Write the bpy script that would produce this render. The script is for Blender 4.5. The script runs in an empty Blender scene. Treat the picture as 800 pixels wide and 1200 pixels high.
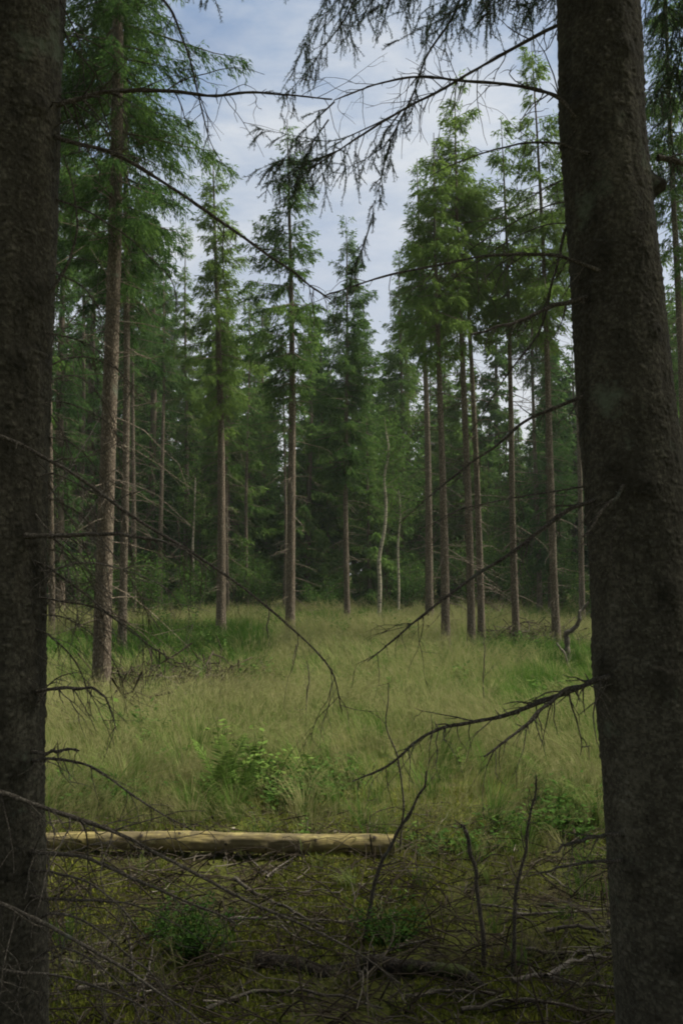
import bpy, math
import numpy as np
from math import radians as R, pi

scene = bpy.context.scene
COL = scene.collection
F = 1050.0                 # focal length of the photograph, in its own pixels (800 x 1200)
PITCH = R(3.7)
EYE = 1.5
rng = np.random.default_rng(7)

# ------------------------------------------------------------------ helpers
def at(px, py, Y):
    dx = (px - 400) / F; dz = (600 - py) / F
    d = np.array([dx, math.cos(PITCH) - dz * math.sin(PITCH), math.sin(PITCH) + dz * math.cos(PITCH)])
    return np.array([0, 0, EYE]) + d * (Y / d[1])

def hsh(ix, iy, seed):
    n = (ix.astype(np.int64) * 374761393 + iy.astype(np.int64) * 668265263 + seed * 1442695041) & 0xffffffff
    n = ((n ^ (n >> 13)) * 1274126177) & 0xffffffff
    n = ((n ^ (n >> 16)) * 2246822519) & 0xffffffff
    return ((n ^ (n >> 15)) & 0xffffff) / float(0xffffff)

def vnoise(x, y, seed=0):
    x = np.asarray(x, float); y = np.asarray(y, float)
    ix = np.floor(x); iy = np.floor(y); fx = x - ix; fy = y - iy
    u = fx * fx * (3 - 2 * fx); v = fy * fy * (3 - 2 * fy)
    a = hsh(ix, iy, seed); b = hsh(ix + 1, iy, seed); c = hsh(ix, iy + 1, seed); d = hsh(ix + 1, iy + 1, seed)
    return (a * (1 - u) + b * u) * (1 - v) + (c * (1 - u) + d * u) * v

def fbm(x, y, seed=0, o=4):
    s = 0; a = .5; t = 0
    for i in range(o):
        s = s + a * vnoise(np.asarray(x) * 2 ** i, np.asarray(y) * 2 ** i, seed + i * 17); t += a; a *= .5
    return s / t

def worley(x, y, seed=0):
    ix = np.floor(x); iy = np.floor(y)
    f1 = np.full(np.shape(x), 9.); f2 = f1.copy(); cid = np.zeros(np.shape(x))
    for dx in (-1, 0, 1):
        for dy in (-1, 0, 1):
            cx = ix + dx; cy = iy + dy
            d = np.hypot(cx + hsh(cx, cy, seed) - x, cy + hsh(cx, cy, seed + 5) - y)
            new = d < f1
            f2 = np.where(new, f1, np.minimum(f2, d)); cid = np.where(new, hsh(cx, cy, seed + 9), cid)
            f1 = np.where(new, d, f1)
    return f1, f2, cid

def gz(x, y):
    x = np.asarray(x, float); y = np.asarray(y, float)
    near = np.clip(1 - (y - 4.5) / 2.0, 0, 1) * np.clip((8 - np.abs(x)) / 3, 0, 1)
    z = (fbm(x * .22, y * .22, 3, 3) - .5) * .22 + (fbm(x * .9, y * .9, 8, 3) - .5) * .10
    z += near * (fbm(x * 3.1, y * 3.1, 21, 4) - .5) * .10
    return z

def norm(v): return v / np.maximum(np.linalg.norm(v, axis=-1, keepdims=True), 1e-9)

class MB:
    def __init__(s): s.v = []; s.c = []; s.n = 0
    def add(s, v, f, tint=.5, mat=0, smooth=False):
        v = np.asarray(v, float); f = np.asarray(f, np.int64)
        if len(f) == 0: return
        t = np.broadcast_to(np.asarray(tint, float), (len(f),))
        s.c.append((f + s.n, t, mat, smooth)); s.v.append(v); s.n += len(v)
    def build(s, name, mats, parent=None, origin=None):
        me = bpy.data.meshes.new(name)
        V = np.concatenate(s.v)
        if origin is not None: V = V - np.asarray(origin)
        me.vertices.add(len(V)); me.vertices.foreach_set('co', V.astype(np.float32).ravel())
        loops = np.concatenate([c[0].ravel() for c in s.c])
        tot = np.concatenate([np.full(len(c[0]), c[0].shape[1]) for c in s.c])
        start = np.concatenate([[0], np.cumsum(tot)[:-1]])
        me.loops.add(len(loops)); me.loops.foreach_set('vertex_index', loops.astype(np.int32))
        me.polygons.add(len(tot)); me.polygons.foreach_set('loop_start', start.astype(np.int32))
        me.polygons.foreach_set('material_index', np.concatenate([np.full(len(c[0]), c[2]) for c in s.c]).astype(np.int32))
        me.polygons.foreach_set('use_smooth', np.concatenate([np.full(len(c[0]), c[3]) for c in s.c]))
        a = me.attributes.new('tint', 'FLOAT', 'FACE')
        a.data.foreach_set('value', np.concatenate([c[1] for c in s.c]).astype(np.float32))
        me.update(calc_edges=True)
        for m in (mats if isinstance(mats, (list, tuple)) else [mats]): me.materials.append(m)
        o = bpy.data.objects.new(name, me); COL.objects.link(o)
        if parent is not None: o.parent = parent
        elif origin is not None: o.location = origin
        return o

def catmull(P, n):
    P = np.asarray(P, float)
    Q = np.vstack([2 * P[0] - P[1], P, 2 * P[-1] - P[-2]])
    out = []
    for t in np.linspace(0, len(P) - 1 - 1e-6, n):
        i = int(t); u = t - i; a, b, c, d = Q[i:i + 4]
        out.append(.5 * (2 * b + (c - a) * u + (2 * a - 5 * b + 4 * c - d) * u * u + (3 * b - a - 3 * c + d) * u ** 3))
    return np.array(out)

def tube(P, rad, sides=6, cap=True):
    P = np.asarray(P, float); n = len(P); rad = np.broadcast_to(np.asarray(rad, float), (n,))
    T = norm(np.gradient(P, axis=0))
    ref = np.array([0, 0, 1.]) if abs(T[:, 2]).mean() < .8 else np.array([1., 0, 0])
    N = norm(np.cross(T, ref)); B = np.cross(T, N)
    a = np.arange(sides) * 2 * pi / sides
    V = P[:, None] + rad[:, None, None] * (np.cos(a)[None, :, None] * N[:, None] + np.sin(a)[None, :, None] * B[:, None])
    V = V.reshape(-1, 3)
    i = np.arange(n - 1)[:, None] * sides; j = np.arange(sides)[None]; k = (j + 1) % sides
    Fq = np.stack([i + j, i + k, i + sides + k, i + sides + j], -1).reshape(-1, 4)
    return V, Fq

def diamonds(P, D, L, W, N=None):
    """thin diamond leaves: base P, direction D, length L, width W"""
    n = len(P); D = norm(D)
    if N is None: N = rng.normal(size=(n, 3))
    S = norm(np.cross(D, N)) * (np.asarray(W) * .5).reshape(-1, 1) * np.ones((n, 1))
    L = np.asarray(L).reshape(-1, 1) * np.ones((n, 1))
    V = np.stack([P, P + D * L * .45 + S, P + D * L, P + D * L * .45 - S], 1).reshape(-1, 3)
    return V, np.arange(n * 4).reshape(n, 4)

def tag(o, label=None, cat=None, group=None, kind=None):
    if label: o['label'] = label
    if cat: o['category'] = cat
    if group: o['group'] = group
    if kind: o['kind'] = kind
    return o

def empty(name, loc, rz=0):
    o = bpy.data.objects.new(name, None); COL.objects.link(o)
    o.location = loc; o.rotation_euler = (0, 0, rz); o.empty_display_size = .2
    return o

def copy_tree(o, parent=None):
    c = o.copy(); COL.objects.link(c); c.parent = parent
    for ch in list(o.children): copy_tree(ch, c)
    return c

# ------------------------------------------------------------------ materials
def mat(name):
    m = bpy.data.materials.new(name); m.use_nodes = True
    nt = m.node_tree; nt.nodes.clear()
    out = nt.nodes.new('ShaderNodeOutputMaterial')
    return m, nt, out

def nd(nt, t, **kw):
    n = nt.nodes.new(t)
    for k, v in kw.items():
        if k in n.inputs: n.inputs[k].default_value = v
        else: setattr(n, k, v)
    return n

def ramp(nt, fac, stops):
    r = nt.nodes.new('ShaderNodeValToRGB')
    e = r.color_ramp.elements
    while len(e) < len(stops): e.new(.5)
    for x, (p, c) in zip(e, stops): x.position = p; x.color = (*c, 1)
    nt.links.new(fac, r.inputs[0]); return r.outputs[0]

def mmath(nt, op, a, b):
    n = nt.nodes.new('ShaderNodeMath'); n.operation = op
    for i, x in enumerate((a, b)):
        if isinstance(x, (int, float)): n.inputs[i].default_value = x
        else: nt.links.new(x, n.inputs[i])
    return n.outputs[0]

def mixc(nt, f, a, b):
    n = nt.nodes.new('ShaderNodeMix'); n.data_type = 'RGBA'
    for s, x in ((n.inputs[0], f), (n.inputs[6], a), (n.inputs[7], b)):
        if isinstance(x, (int, float)): s.default_value = x
        elif isinstance(x, tuple): s.default_value = (*x, 1)
        else: nt.links.new(x, s)
    return n.outputs[2]

def leaf_mat(name, stops, transl=.35, objrand=.25):
    m, nt, out = mat(name)
    a = nd(nt, 'ShaderNodeAttribute', attribute_name='tint')
    oi = nt.nodes.new('ShaderNodeObjectInfo')
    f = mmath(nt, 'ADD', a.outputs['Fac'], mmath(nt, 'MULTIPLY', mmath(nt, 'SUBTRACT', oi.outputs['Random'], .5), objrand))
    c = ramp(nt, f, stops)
    d = nd(nt, 'ShaderNodeBsdfDiffuse'); t = nd(nt, 'ShaderNodeBsdfTranslucent')
    nt.links.new(c, d.inputs[0]); nt.links.new(c, t.inputs[0])
    mx = nd(nt, 'ShaderNodeMixShader', Fac=transl)
    nt.links.new(d.outputs[0], mx.inputs[1]); nt.links.new(t.outputs[0], mx.inputs[2])
    nt.links.new(mx.outputs[0], out.inputs[0])
    return m

def bark_mat(name, stops, scale=1., stretch=.35, bump=.6, dist=.01, lichen=None, lichen_amt=.62, attr=False):
    m, nt, out = mat(name)
    tc = nt.nodes.new('ShaderNodeTexCoord')
    mp = nd(nt, 'ShaderNodeMapping'); mp.inputs['Scale'].default_value = (scale, scale, scale * stretch)
    nt.links.new(tc.outputs['Object'], mp.inputs[0])
    n1 = nd(nt, 'ShaderNodeTexNoise', Scale=14., Detail=8., Roughness=.7); nt.links.new(mp.outputs[0], n1.inputs[0])
    vo = nd(nt, 'ShaderNodeTexVoronoi', Scale=42.); vo.feature = 'DISTANCE_TO_EDGE'; 
    wob = nd(nt, 'ShaderNodeMix', data_type='RGBA'); wob.inputs[0].default_value = .06
    nt.links.new(mp.outputs[0], wob.inputs[6]); nt.links.new(n1.outputs['Color'], wob.inputs[7])
    nt.links.new(wob.outputs[2], vo.inputs[0])
    ed = mmath(nt, 'MINIMUM', mmath(nt, 'MULTIPLY', vo.outputs[0], 3.2), 1.)
    h = mmath(nt, 'ADD', mmath(nt, 'MULTIPLY', n1.outputs[0], .88 if attr else .6), mmath(nt, 'MULTIPLY', ed, .12 if attr else .4))
    if attr:
        a = nd(nt, 'ShaderNodeAttribute', attribute_name='tint')
        h2 = mmath(nt, 'ADD', mmath(nt, 'MULTIPLY', h, .6), mmath(nt, 'MULTIPLY', a.outputs['Fac'], .4))
    else: h2 = h
    c = ramp(nt, h2, stops)
    if lichen:
        n2 = nd(nt, 'ShaderNodeTexNoise', Scale=2.3 * scale, Detail=6., Roughness=.72); nt.links.new(tc.outputs['Object'], n2.inputs[0])
        lf = ramp(nt, n2.outputs[0], [(lichen_amt, (0, 0, 0)), (lichen_amt + .1, (1, 1, 1))])
        c = mixc(nt, mmath(nt, 'MULTIPLY', lf, .75), c, lichen)
    b = nd(nt, 'ShaderNodeBsdfPrincipled', Roughness=.95); b.inputs['Specular IOR Level'].default_value = .15
    bp = nd(nt, 'ShaderNodeBump', Strength=bump, Distance=dist)
    nt.links.new(h, bp.inputs['Height']); nt.links.new(c, b.inputs['Base Color']); nt.links.new(bp.outputs[0], b.inputs['Normal'])
    nt.links.new(b.outputs[0], out.inputs[0])
    return m

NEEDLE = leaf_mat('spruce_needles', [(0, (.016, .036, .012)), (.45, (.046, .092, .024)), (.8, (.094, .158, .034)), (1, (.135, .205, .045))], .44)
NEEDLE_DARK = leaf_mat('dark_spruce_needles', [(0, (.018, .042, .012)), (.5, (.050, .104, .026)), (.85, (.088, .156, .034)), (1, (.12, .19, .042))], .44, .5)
NEEDLE_NEAR = leaf_mat('shaded_spruce_needles', [(0, (.045, .078, .045)), (.6, (.085, .140, .07)), (1, (.12, .18, .08))], .5)
BIRCHLEAF = leaf_mat('birch_leaves', [(0, (.04, .085, .018)), (.5, (.08, .145, .03)), (1, (.14, .22, .05))], .42)
GRASSM = leaf_mat('grass_blades', [(0, (.036, .080, .013)), (.3, (.074, .142, .025)), (.55, (.130, .188, .044)), (.8, (.245, .228, .100)), (1, (.37, .33, .18))], .35, 0)
MOSSM = leaf_mat('moss', [(0, (.055, .078, .013)), (.5, (.150, .170, .026)), (1, (.26, .26, .05))], .2, 0)
PLANTM = leaf_mat('green_plant_leaves', [(0, (.030, .066, .014)), (.5, (.058, .115, .024)), (1, (.14, .21, .045))], .35, .2)
LITTERM = leaf_mat('twig_litter', [(0, (.022, .017, .012)), (.55, (.066, .054, .038)), (.85, (.15, .13, .10)), (1, (.30, .265, .205))], 0.0, 0)
BARK_NEAR = bark_mat('spruce_bark_near', [(.20, (.020, .018, .012)), (.45, (.060, .054, .037)), (.75, (.145, .134, .096))], 1.3, .8, 1.0, .010, (.125, .150, .10), .60, True)
BARK_MID = bark_mat('spruce_bark', [(.22, (.052, .040, .027)), (.5, (.130, .102, .070)), (.8, (.235, .195, .14))], 1.0, .4, .9, .03, (.15, .17, .115), .58)
BARK_BACK = bark_mat('dark_spruce_bark', [(.25, (.045, .034, .023)), (.5, (.10, .078, .054)), (.8, (.17, .135, .095))], 1.0, .4, .6, .02)
DEADWOOD = bark_mat('dead_branch_wood', [(.25, (.036, .030, .022)), (.5, (.090, .077, .058)), (.8, (.17, .15, .115))], 3.0, .8, .6, .004, (.10, .12, .085), .60)
GREYWOOD = bark_mat('weathered_grey_wood', [(.25, (.05, .042, .034)), (.5, (.14, .12, .095)), (.8, (.28, .25, .20))], 3.0, .8, .6, .004, (.12, .14, .09), .66)
ROTWOOD = bark_mat('rotting_wood', [(.25, (.014, .011, .008)), (.5, (.038, .031, .023)), (.8, (.085, .072, .055))], 2.0, .8, .8, .01, (.09, .11, .03), .54)

def birch_bark():
    m, nt, out = mat('birch_bark')
    tc = nt.nodes.new('ShaderNodeTexCoord')
    mp = nd(nt, 'ShaderNodeMapping'); mp.inputs['Scale'].default_value = (5, 5, 14)
    nt.links.new(tc.outputs['Object'], mp.inputs[0])
    n = nd(nt, 'ShaderNodeTexNoise', Scale=1.4, Detail=6., Roughness=.7); nt.links.new(mp.outputs[0], n.inputs[0])
    c = ramp(nt, n.outputs[0], [(.36, (.03, .027, .024)), (.46, (.24, .21, .14)), (.7, (.42, .38, .27))])
    b = nd(nt, 'ShaderNodeBsdfPrincipled', Roughness=.8); nt.links.new(c, b.inputs['Base Color']); nt.links.new(b.outputs[0], out.inputs[0])
    return m
BIRCHBARK = birch_bark()

def log_mat():
    m, nt, out = mat('peeled_log_wood')
    tc = nt.nodes.new('ShaderNodeTexCoord')
    mp = nd(nt, 'ShaderNodeMapping'); mp.inputs['Scale'].default_value = (1.6, 26, 26)
    nt.links.new(tc.outputs['Object'], mp.inputs[0])
    n = nd(nt, 'ShaderNodeTexNoise', Scale=2.2, Detail=9., Roughness=.7); nt.links.new(mp.outputs[0], n.inputs[0])
    n2 = nd(nt, 'ShaderNodeTexNoise', Scale=7., Detail=6., Roughness=.65); nt.links.new(tc.outputs['Object'], n2.inputs[0])
    c = ramp(nt, n.outputs[0], [(.34, (.075, .055, .020)), (.5, (.225, .180, .064)), (.70, (.38, .32, .125))])
    st = ramp(nt, n2.outputs[0], [(.42, (0, 0, 0)), (.54, (1, 1, 1))])
    c = mixc(nt, mmath(nt, 'MULTIPLY', st, .8), c, (.105, .084, .046))
    a = nd(nt, 'ShaderNodeAttribute', attribute_name='tint')
    kn = ramp(nt, a.outputs['Fac'], [(.2, (1, 1, 1)), (.5, (0, 0, 0))])
    c = mixc(nt, kn, c, (.03, .022, .015))
    b = nd(nt, 'ShaderNodeBsdfPrincipled', Roughness=.8); b.inputs['Specular IOR Level'].default_value = .2
    bp = nd(nt, 'ShaderNodeBump', Strength=.5, Distance=.004); nt.links.new(n.outputs[0], bp.inputs['Height'])
    nt.links.new(bp.outputs[0], b.inputs['Normal']); nt.links.new(c, b.inputs['Base Color']); nt.links.new(b.outputs[0], out.inputs[0])
    return m
LOGM = log_mat()

def ground_mat():
    m, nt, out = mat('forest_floor')
    tc = nt.nodes.new('ShaderNodeTexCoord')
    n1 = nd(nt, 'ShaderNodeTexNoise', Scale=2.2, Detail=9., Roughness=.72); nt.links.new(tc.outputs['Object'], n1.inputs[0])
    n2 = nd(nt, 'ShaderNodeTexNoise', Scale=38., Detail=8., Roughness=.75); nt.links.new(tc.outputs['Object'], n2.inputs[0])
    soil = ramp(nt, n2.outputs[0], [(.3, (.016, .012, .006)), (.5, (.058, .044, .024)), (.68, (.115, .090, .052)), (.8, (.18, .148, .095))])
    moss = ramp(nt, n2.outputs[0], [(.3, (.030, .038, .008)), (.55, (.115, .125, .024)), (.8, (.20, .20, .045))])
    f = ramp(nt, n1.outputs[0], [(.40, (0, 0, 0)), (.54, (1, 1, 1))])
    c = mixc(nt, f, soil, moss)
    b = nd(nt, 'ShaderNodeBsdfPrincipled', Roughness=1.); b.inputs['Specular IOR Level'].default_value = .1
    bp = nd(nt, 'ShaderNodeBump', Strength=1., Distance=.03); nt.links.new(n2.outputs[0], bp.inputs['Height'])
    nt.links.new(bp.outputs[0], b.inputs['Normal']); nt.links.new(c, b.inputs['Base Color']); nt.links.new(b.outputs[0], out.inputs[0])
    return m

# ------------------------------------------------------------------ ground
def build_ground():
    def axis(lo, hi, n, c, k):
        u = np.linspace(math.asinh((lo - c) / k), math.asinh((hi - c) / k), n)
        return c + k * np.sinh(u)
    X = axis(-160, 160, 420, 0, 2.0); Y = axis(-60, 220, 520, 4.0, 2.0)
    gx, gy = np.meshgrid(X, Y)
    V = np.stack([gx, gy, gz(gx, gy)], -1).reshape(-1, 3)
    nx = len(X); i = np.arange(len(Y) - 1)[:, None] * nx; j = np.arange(nx - 1)[None]
    Fq = np.stack([i + j, i + j + 1, i + nx + j + 1, i + nx + j], -1).reshape(-1, 4)
    mb = MB(); mb.add(V, Fq, smooth=True)
    tag(mb.build('ground', ground_mat()), 'uneven mossy forest floor and meadow soil', 'ground', kind='structure')
build_ground()

# ------------------------------------------------------------------ spruce generator
def crown_mb(mb, base, H, cb, Rm, rs, whorl=.33, per=6, sec_step=.07, spr=(.11, .030), spr_n=5, droop=.28, shape=.8, drop=.14, tint0=.40, axis=None, bulge=1.0, live=1.0):
    """branches, hanging twigs and needle sprigs of one spruce; base = foot of the tree, axis(z) gives the stem's xy offset"""
    zs = []; z = cb
    while z < H - .12:
        n = rs.poisson(per * (1 - .35 * (z - cb) / (H - cb))) + 1
        zs += list(z + rs.normal(0, whorl * .6, n)); z += whorl * rs.uniform(.75, 1.25)
    zs = np.array(zs); zs = zs[(zs < H - .05) & (zs > cb - .5)]
    zs = zs[rs.random(len(zs)) > drop + .35 * np.clip(1 - (zs - cb) / (H - cb) / .22, 0, 1)]
    nb = len(zs); t = np.clip((zs - cb) / (H - cb), 0, 1)
    prof = (1 - t) ** shape * np.clip(.38 + t * 2.6, 0, 1) * bulge
    az = rs.uniform(0, 2 * pi, nb)
    lob = .78 + .34 * np.sin(az * 2 + zs * 1.1 + rs.uniform(0, 6)) * np.sin(zs * 1.7 + az)
    L = np.maximum(Rm * prof * lob * rs.uniform(.62, 1.18, nb), .10 + .06 * rs.random(nb))
    el = np.radians(-18 + 70 * t ** 1.6 + rs.normal(0, 8, nb))
    out = np.stack([np.cos(az), np.sin(az), np.zeros(nb)], 1)
    side = np.stack([-np.sin(az), np.cos(az), np.zeros(nb)], 1)
    up = np.array([0, 0, 1.])
    ax = np.array([axis(zz) for zz in zs]) if axis is not None else np.zeros((nb, 2))
    b0 = base + np.column_stack([ax, zs])
    dr = droop * (1 - t * .8) * rs.uniform(.6, 1.4, nb)
    def pt(i, s):
        Li = L[i]
        return b0[i] + out[i] * (s * Li * np.cos(el[i]))[:, None] + up * ((s * np.sin(el[i]) - dr[i] * s ** 2 + dr[i] * .75 * s ** 3.2) * Li)[:, None]
    # wood
    for i in range(nb):
        if L[i] < .25: continue
        s = np.linspace(0, 1, 5)
        P = pt(np.full(5, i), s)
        V, Fq = tube(P, np.linspace(.006 + .010 * L[i], .003, 5), 3); mb.add(V, Fq, .3, 1)
    # secondaries
    ns = np.maximum((L / sec_step).astype(int) * 2, 4)
    bi = np.repeat(np.arange(nb), ns); k = len(bi)
    s = 1 - rs.random(k) ** 1.25 * .9
    sg = np.where(rs.random(k) < .5, -1, 1)
    sl = (np.minimum(.16 + .30 * L[bi] * (1.05 - s), .5)) * rs.uniform(.5, 1.2, k)
    P0 = pt(bi, s)
    sd = norm(out[bi] * rs.uniform(.35, .9, k)[:, None] + side[bi] * (sg * rs.uniform(.3, .9, k))[:, None] + up * (rs.normal(-.42 - droop, .28, k) + .5 * t[bi] ** 2)[:, None])
    # sprigs
    m = np.maximum((sl / .055).astype(int), 2) * spr_n // 4 + 1
    si = np.repeat(np.arange(k), m); q = len(si)
    u = rs.random(q)
    P = P0[si] + sd[si] * (u * sl[si])[:, None] - up * (u ** 2 * sl[si] * .35 * (1 - t[bi[si]]))[:, None] + rs.normal(0, .012, (q, 3))
    D = norm(sd[si] + rs.normal(0, .40, (q, 3)) - up * .42)
    ln = spr[0] * rs.uniform(.6, 1.35, q); w = spr[1] * rs.uniform(.7, 1.3, q)
    V, Fq = diamonds(P, D, ln, w, rs.normal(size=(q, 3)) + up * .6)
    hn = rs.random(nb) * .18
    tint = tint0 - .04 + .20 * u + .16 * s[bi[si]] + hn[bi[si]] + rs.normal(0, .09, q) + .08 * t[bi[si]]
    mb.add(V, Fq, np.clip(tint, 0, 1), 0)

def trunk_mb(mb, base, H, r0, rs, bend=.1, lean=(0, 0), sides=12, stubs=40, stub_z=(.8, 8), stub_len=(.15, .9), flare=.35):
    n = 26
    z = np.concatenate([[-.15, 0, .12, .3], np.linspace(.6, H, n)])
    ph = rs.uniform(0, 6, 2)
    def axis(zz):
        zz = max(zz, 0)
        return np.array([lean[0] * zz + bend * .12 * math.sin(zz * .45 + ph[0]) - bend * .12 * math.sin(ph[0]),
                         lean[1] * zz + bend * .12 * math.sin(zz * .38 + ph[1]) - bend * .12 * math.sin(ph[1])])
    P = np.array([np.append(axis(zz), zz) for zz in z]) + base
    r = r0 * np.clip(1 - np.maximum(z, 0) / H, .02, 1) ** .72 * (1 + flare * np.exp(-np.maximum(z, 0) * 4.5))
    V, Fq = tube(P, r, sides)
    V = V + rs.normal(0, r0 * .025, V.shape)
    mb.add(V, Fq, .5, 0, True)
    for i in range(stubs):
        zz = rs.uniform(*stub_z); a = rs.uniform(0, 2 * pi); l = rs.uniform(*stub_len) * rs.uniform(.4, 1)
        rr = r0 * (1 - zz / H) ** .72
        d = np.array([math.cos(a), math.sin(a), rs.normal(-.12, .2)])
        o = base + np.append(axis(zz), zz) + d * rr * .6
        s = np.linspace(0, 1, 5)[:, None]
        Q = o + d * s * l + np.array([0, 0, -1]) * s ** 2 * l * rs.uniform(.0, .35) + rs.normal(0, .02, (5, 3)) * s
        V, Fq = tube(Q, np.linspace(rs.uniform(.005, .011), .0025, 5), 3); mb.add(V, Fq, .4, 0)
        for j in range(rs.integers(1, 4)):
            p = Q[rs.integers(1, 5)]; d2 = norm(d * .5 + rs.normal(0, .6, 3) + np.array([0, 0, -.3])); l2 = l * rs.uniform(.2, .5)
            Q2 = p + d2 * np.linspace(0, 1, 3)[:, None] * l2
            V, Fq = tube(Q2, np.linspace(.004, .002, 3), 3); mb.add(V, Fq, .4, 0)
    return axis

def spruce(base, H, cb, Rm, r0, seed, needle=NEEDLE, bark=BARK_MID, lean=(0, 0), bend=.5, sides=12, stubs=40, tint0=.40, **kw):
    rs = np.random.default_rng(seed)
    root = empty('spruce_tree', base)
    b = np.zeros(3)
    tm = MB(); axis = trunk_mb(tm, b, H, r0, rs, bend, lean, sides, stubs, (.9, max(cb + 1.6, 1.8)), (.2, 1.35))
    tm.build('trunk', bark, root)
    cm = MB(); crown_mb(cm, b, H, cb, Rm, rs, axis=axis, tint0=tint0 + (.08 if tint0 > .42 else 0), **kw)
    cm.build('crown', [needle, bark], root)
    return root

def ground_pt(px, py, eff=1.38):
    """foot of something whose visible base is at photo pixel (px, py); grass hides the lowest part of it"""
    Y = eff * F / (py - 668.)
    p = at(px, py, Y); p[2] = float(gz(p[0], p[1]))
    return p

def height_at(py, Y): return at(400, py, Y)[2]

# px, py base, px2, py2 (a second point of the stem), stem width in px, top py (or None + H), crown bottom py, radius, label
MIDTREES = [  # lower needle tints put the left cluster's shade into its crown colour
 (119, 800, 131,  60, 23, None, 18., 300, 2.1, 'thick grey brown spruce trunk standing nearest in the meadow, beside the dark left trunk', .20, .36),
 (143, 758, 147, 250, 11, None, 16., 400, 1.7, 'slim reddish spruce trunk right behind the thick grey one on the left', .26, .36),
 (157, 722, 159, 300,  7, None, 15., 430, 1.5, 'thin dark spruce trunk third from the left in the left hand cluster', .26, .36),
 ( 61, 748,  64, 400,  9, None, 15., 330, 1.7, 'slim spruce trunk half hidden by the dark left foreground trunk', .36, .16),
 ( 92, 716,  96, 400,  7, None, 16., 350, 1.8, 'thin spruce between the dark left foreground trunk and the thick grey trunk', .36, .16),
 (188, 716, 190, 400,  7, None, 12.6, 470, 1.35, 'thin dark spruce stem alone between the left cluster and the open meadow', .30, .3),
 (259, 738, 253, 300, 13,  176, 0, 490, 1.5, 'spruce with straight brown trunk and narrow pointed crown left of the sky gap', .46, .10),
 (267, 722, 264, 450,  6,  330, 0, 560, 1.1, 'thin spruce stem close behind the straight trunk with the narrow pointed crown', .40, .12),
 (340, 742, 337, 270, 13,  138, 0, 470, 1.65, 'spruce with bare straight trunk and sparse dark crown in the centre of the sky gap', .36, .26),
 (407, 722, 405, 380,  8,  254, 0, 560, 1.85, 'dark shorter spruce just right of centre with hanging lower boughs', .38, .10),
 (503, 730, 494, 380, 11,  185, 0, 430, 1.25, 'spruce with mottled trunk leaning a little left, first right of the white birches', .46, .10),
 (522, 757, 515, 350, 12,  158, 0, 410, 1.2, 'spruce with thick knotty base, second trunk right of the white birches', .50, .14),
 (552, 754, 541, 300, 11,   92, 0, 385, 1.6, 'tallest bright green spruce with a tapering crown, right of centre', .54, .16),
 (564, 747, 549, 330, 10,  168, 0, 385, 1.15, 'slim spruce trunk leaning close beside the tallest bright green spruce', .50, .14),
 (605, 750, 590, 340, 10,  140, 0, 385, 1.15, 'spruce with pale slender trunk standing alone midway between tall spruce and right foreground trunk', .52, .16),
 (652, 753, 636, 390, 11,   44, 0, 390, 1.3, 'spruce with open feathery crown just left of the dark right foreground trunk', .54, .18),
 (632, 716, 629, 560,  7,  230, 0, 440, 1.35, 'thin dark spruce stem behind the feathery crowned spruce on the right', .44, .14),
 (682, 724, 676, 560,  8,  120, 0, 350, 1.20, 'thin spruce stem just touching the edge of the dark right foreground trunk', .46, .16),
 (808, 750, 789, 250, 14, None, 15., 330, 1.35, 'grey spruce trunk seen to the right of the dark right foreground trunk', .44, .20),
 (216, 712, 217, 400,  7,  255, 0, 520, 1.30, 'slender spruce in the gap between the left cluster and the narrow crowned spruce', .44, .2),
 (470, 711, 468, 400,  7,  290, 0, 520, 1.40, 'dark slender spruce behind the thin young birch at the forest edge', .44, .16),
 (306, 709, 306, 400,  6,  335, 0, 540, 1.30, 'small slender spruce between the two straight trunks below the sky gap', .44, .18),
]
for i, (px, py, px2, py2, w, top, H, cbp, Rm, lab, t0, drop) in enumerate(MIDTREES):
    p = ground_pt(px, py); Y = p[1]
    q = at(px2, py2, Y)
    lean = ((q[0] - p[0]) / (q[2] - p[2]), 0)
    if top is not None: H = height_at(top, Y) - p[2]
    cb = height_at(cbp, Y) - p[2]
    r0 = w * Y / F * .5 * .9
    near = Y < 14
    tr = spruce(p, H, cb, Rm, r0, 100 + i, lean=lean, bend=.35, sides=16 if near else 12, stubs=80, tint0=t0, drop=drop,
                sec_step=.042, spr=(.075, .013) if near else (.10, .022), spr_n=13 if near else 8, whorl=.27, per=7)
    tag(tr, lab, 'tree')

# thin bare stems at the forest edge
EDGE = [(290, 712, 290, 500, 4.5, 'thin brown stem at the forest edge between the two straight sky gap spruces'),
        (307, 706, 307, 560, 3.5, 'very thin dark stem at the forest edge, left of the bare straight centre spruce'),
        (333, 713, 334, 560, 4, 'thin stem showing just left of the bare straight centre trunk'),
        (428, 705, 427, 560, 4, 'thin dark stem at the forest edge left of the white birch'),
        (389, 705, 388, 560, 4, 'thin stem among dark bushes left of the shorter dark spruce')]
for i, (px, py, px2, py2, w, lab) in enumerate(EDGE):
    p = ground_pt(px, py + 2); Y = p[1]; q = at(px2, py2, Y)
    tr = spruce(p, height_at(330 + 25 * (i % 3), Y), height_at(540, Y), 1.25, w * Y / F * .5 * 1.1, 160 + i, lean=((q[0] - p[0]) / (q[2] - p[2]), 0),
                bark=BARK_MID, stubs=20, tint0=.36, spr=(.13, .036), spr_n=5, sec_step=.07)
    tag(tr, lab, 'tree')

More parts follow.
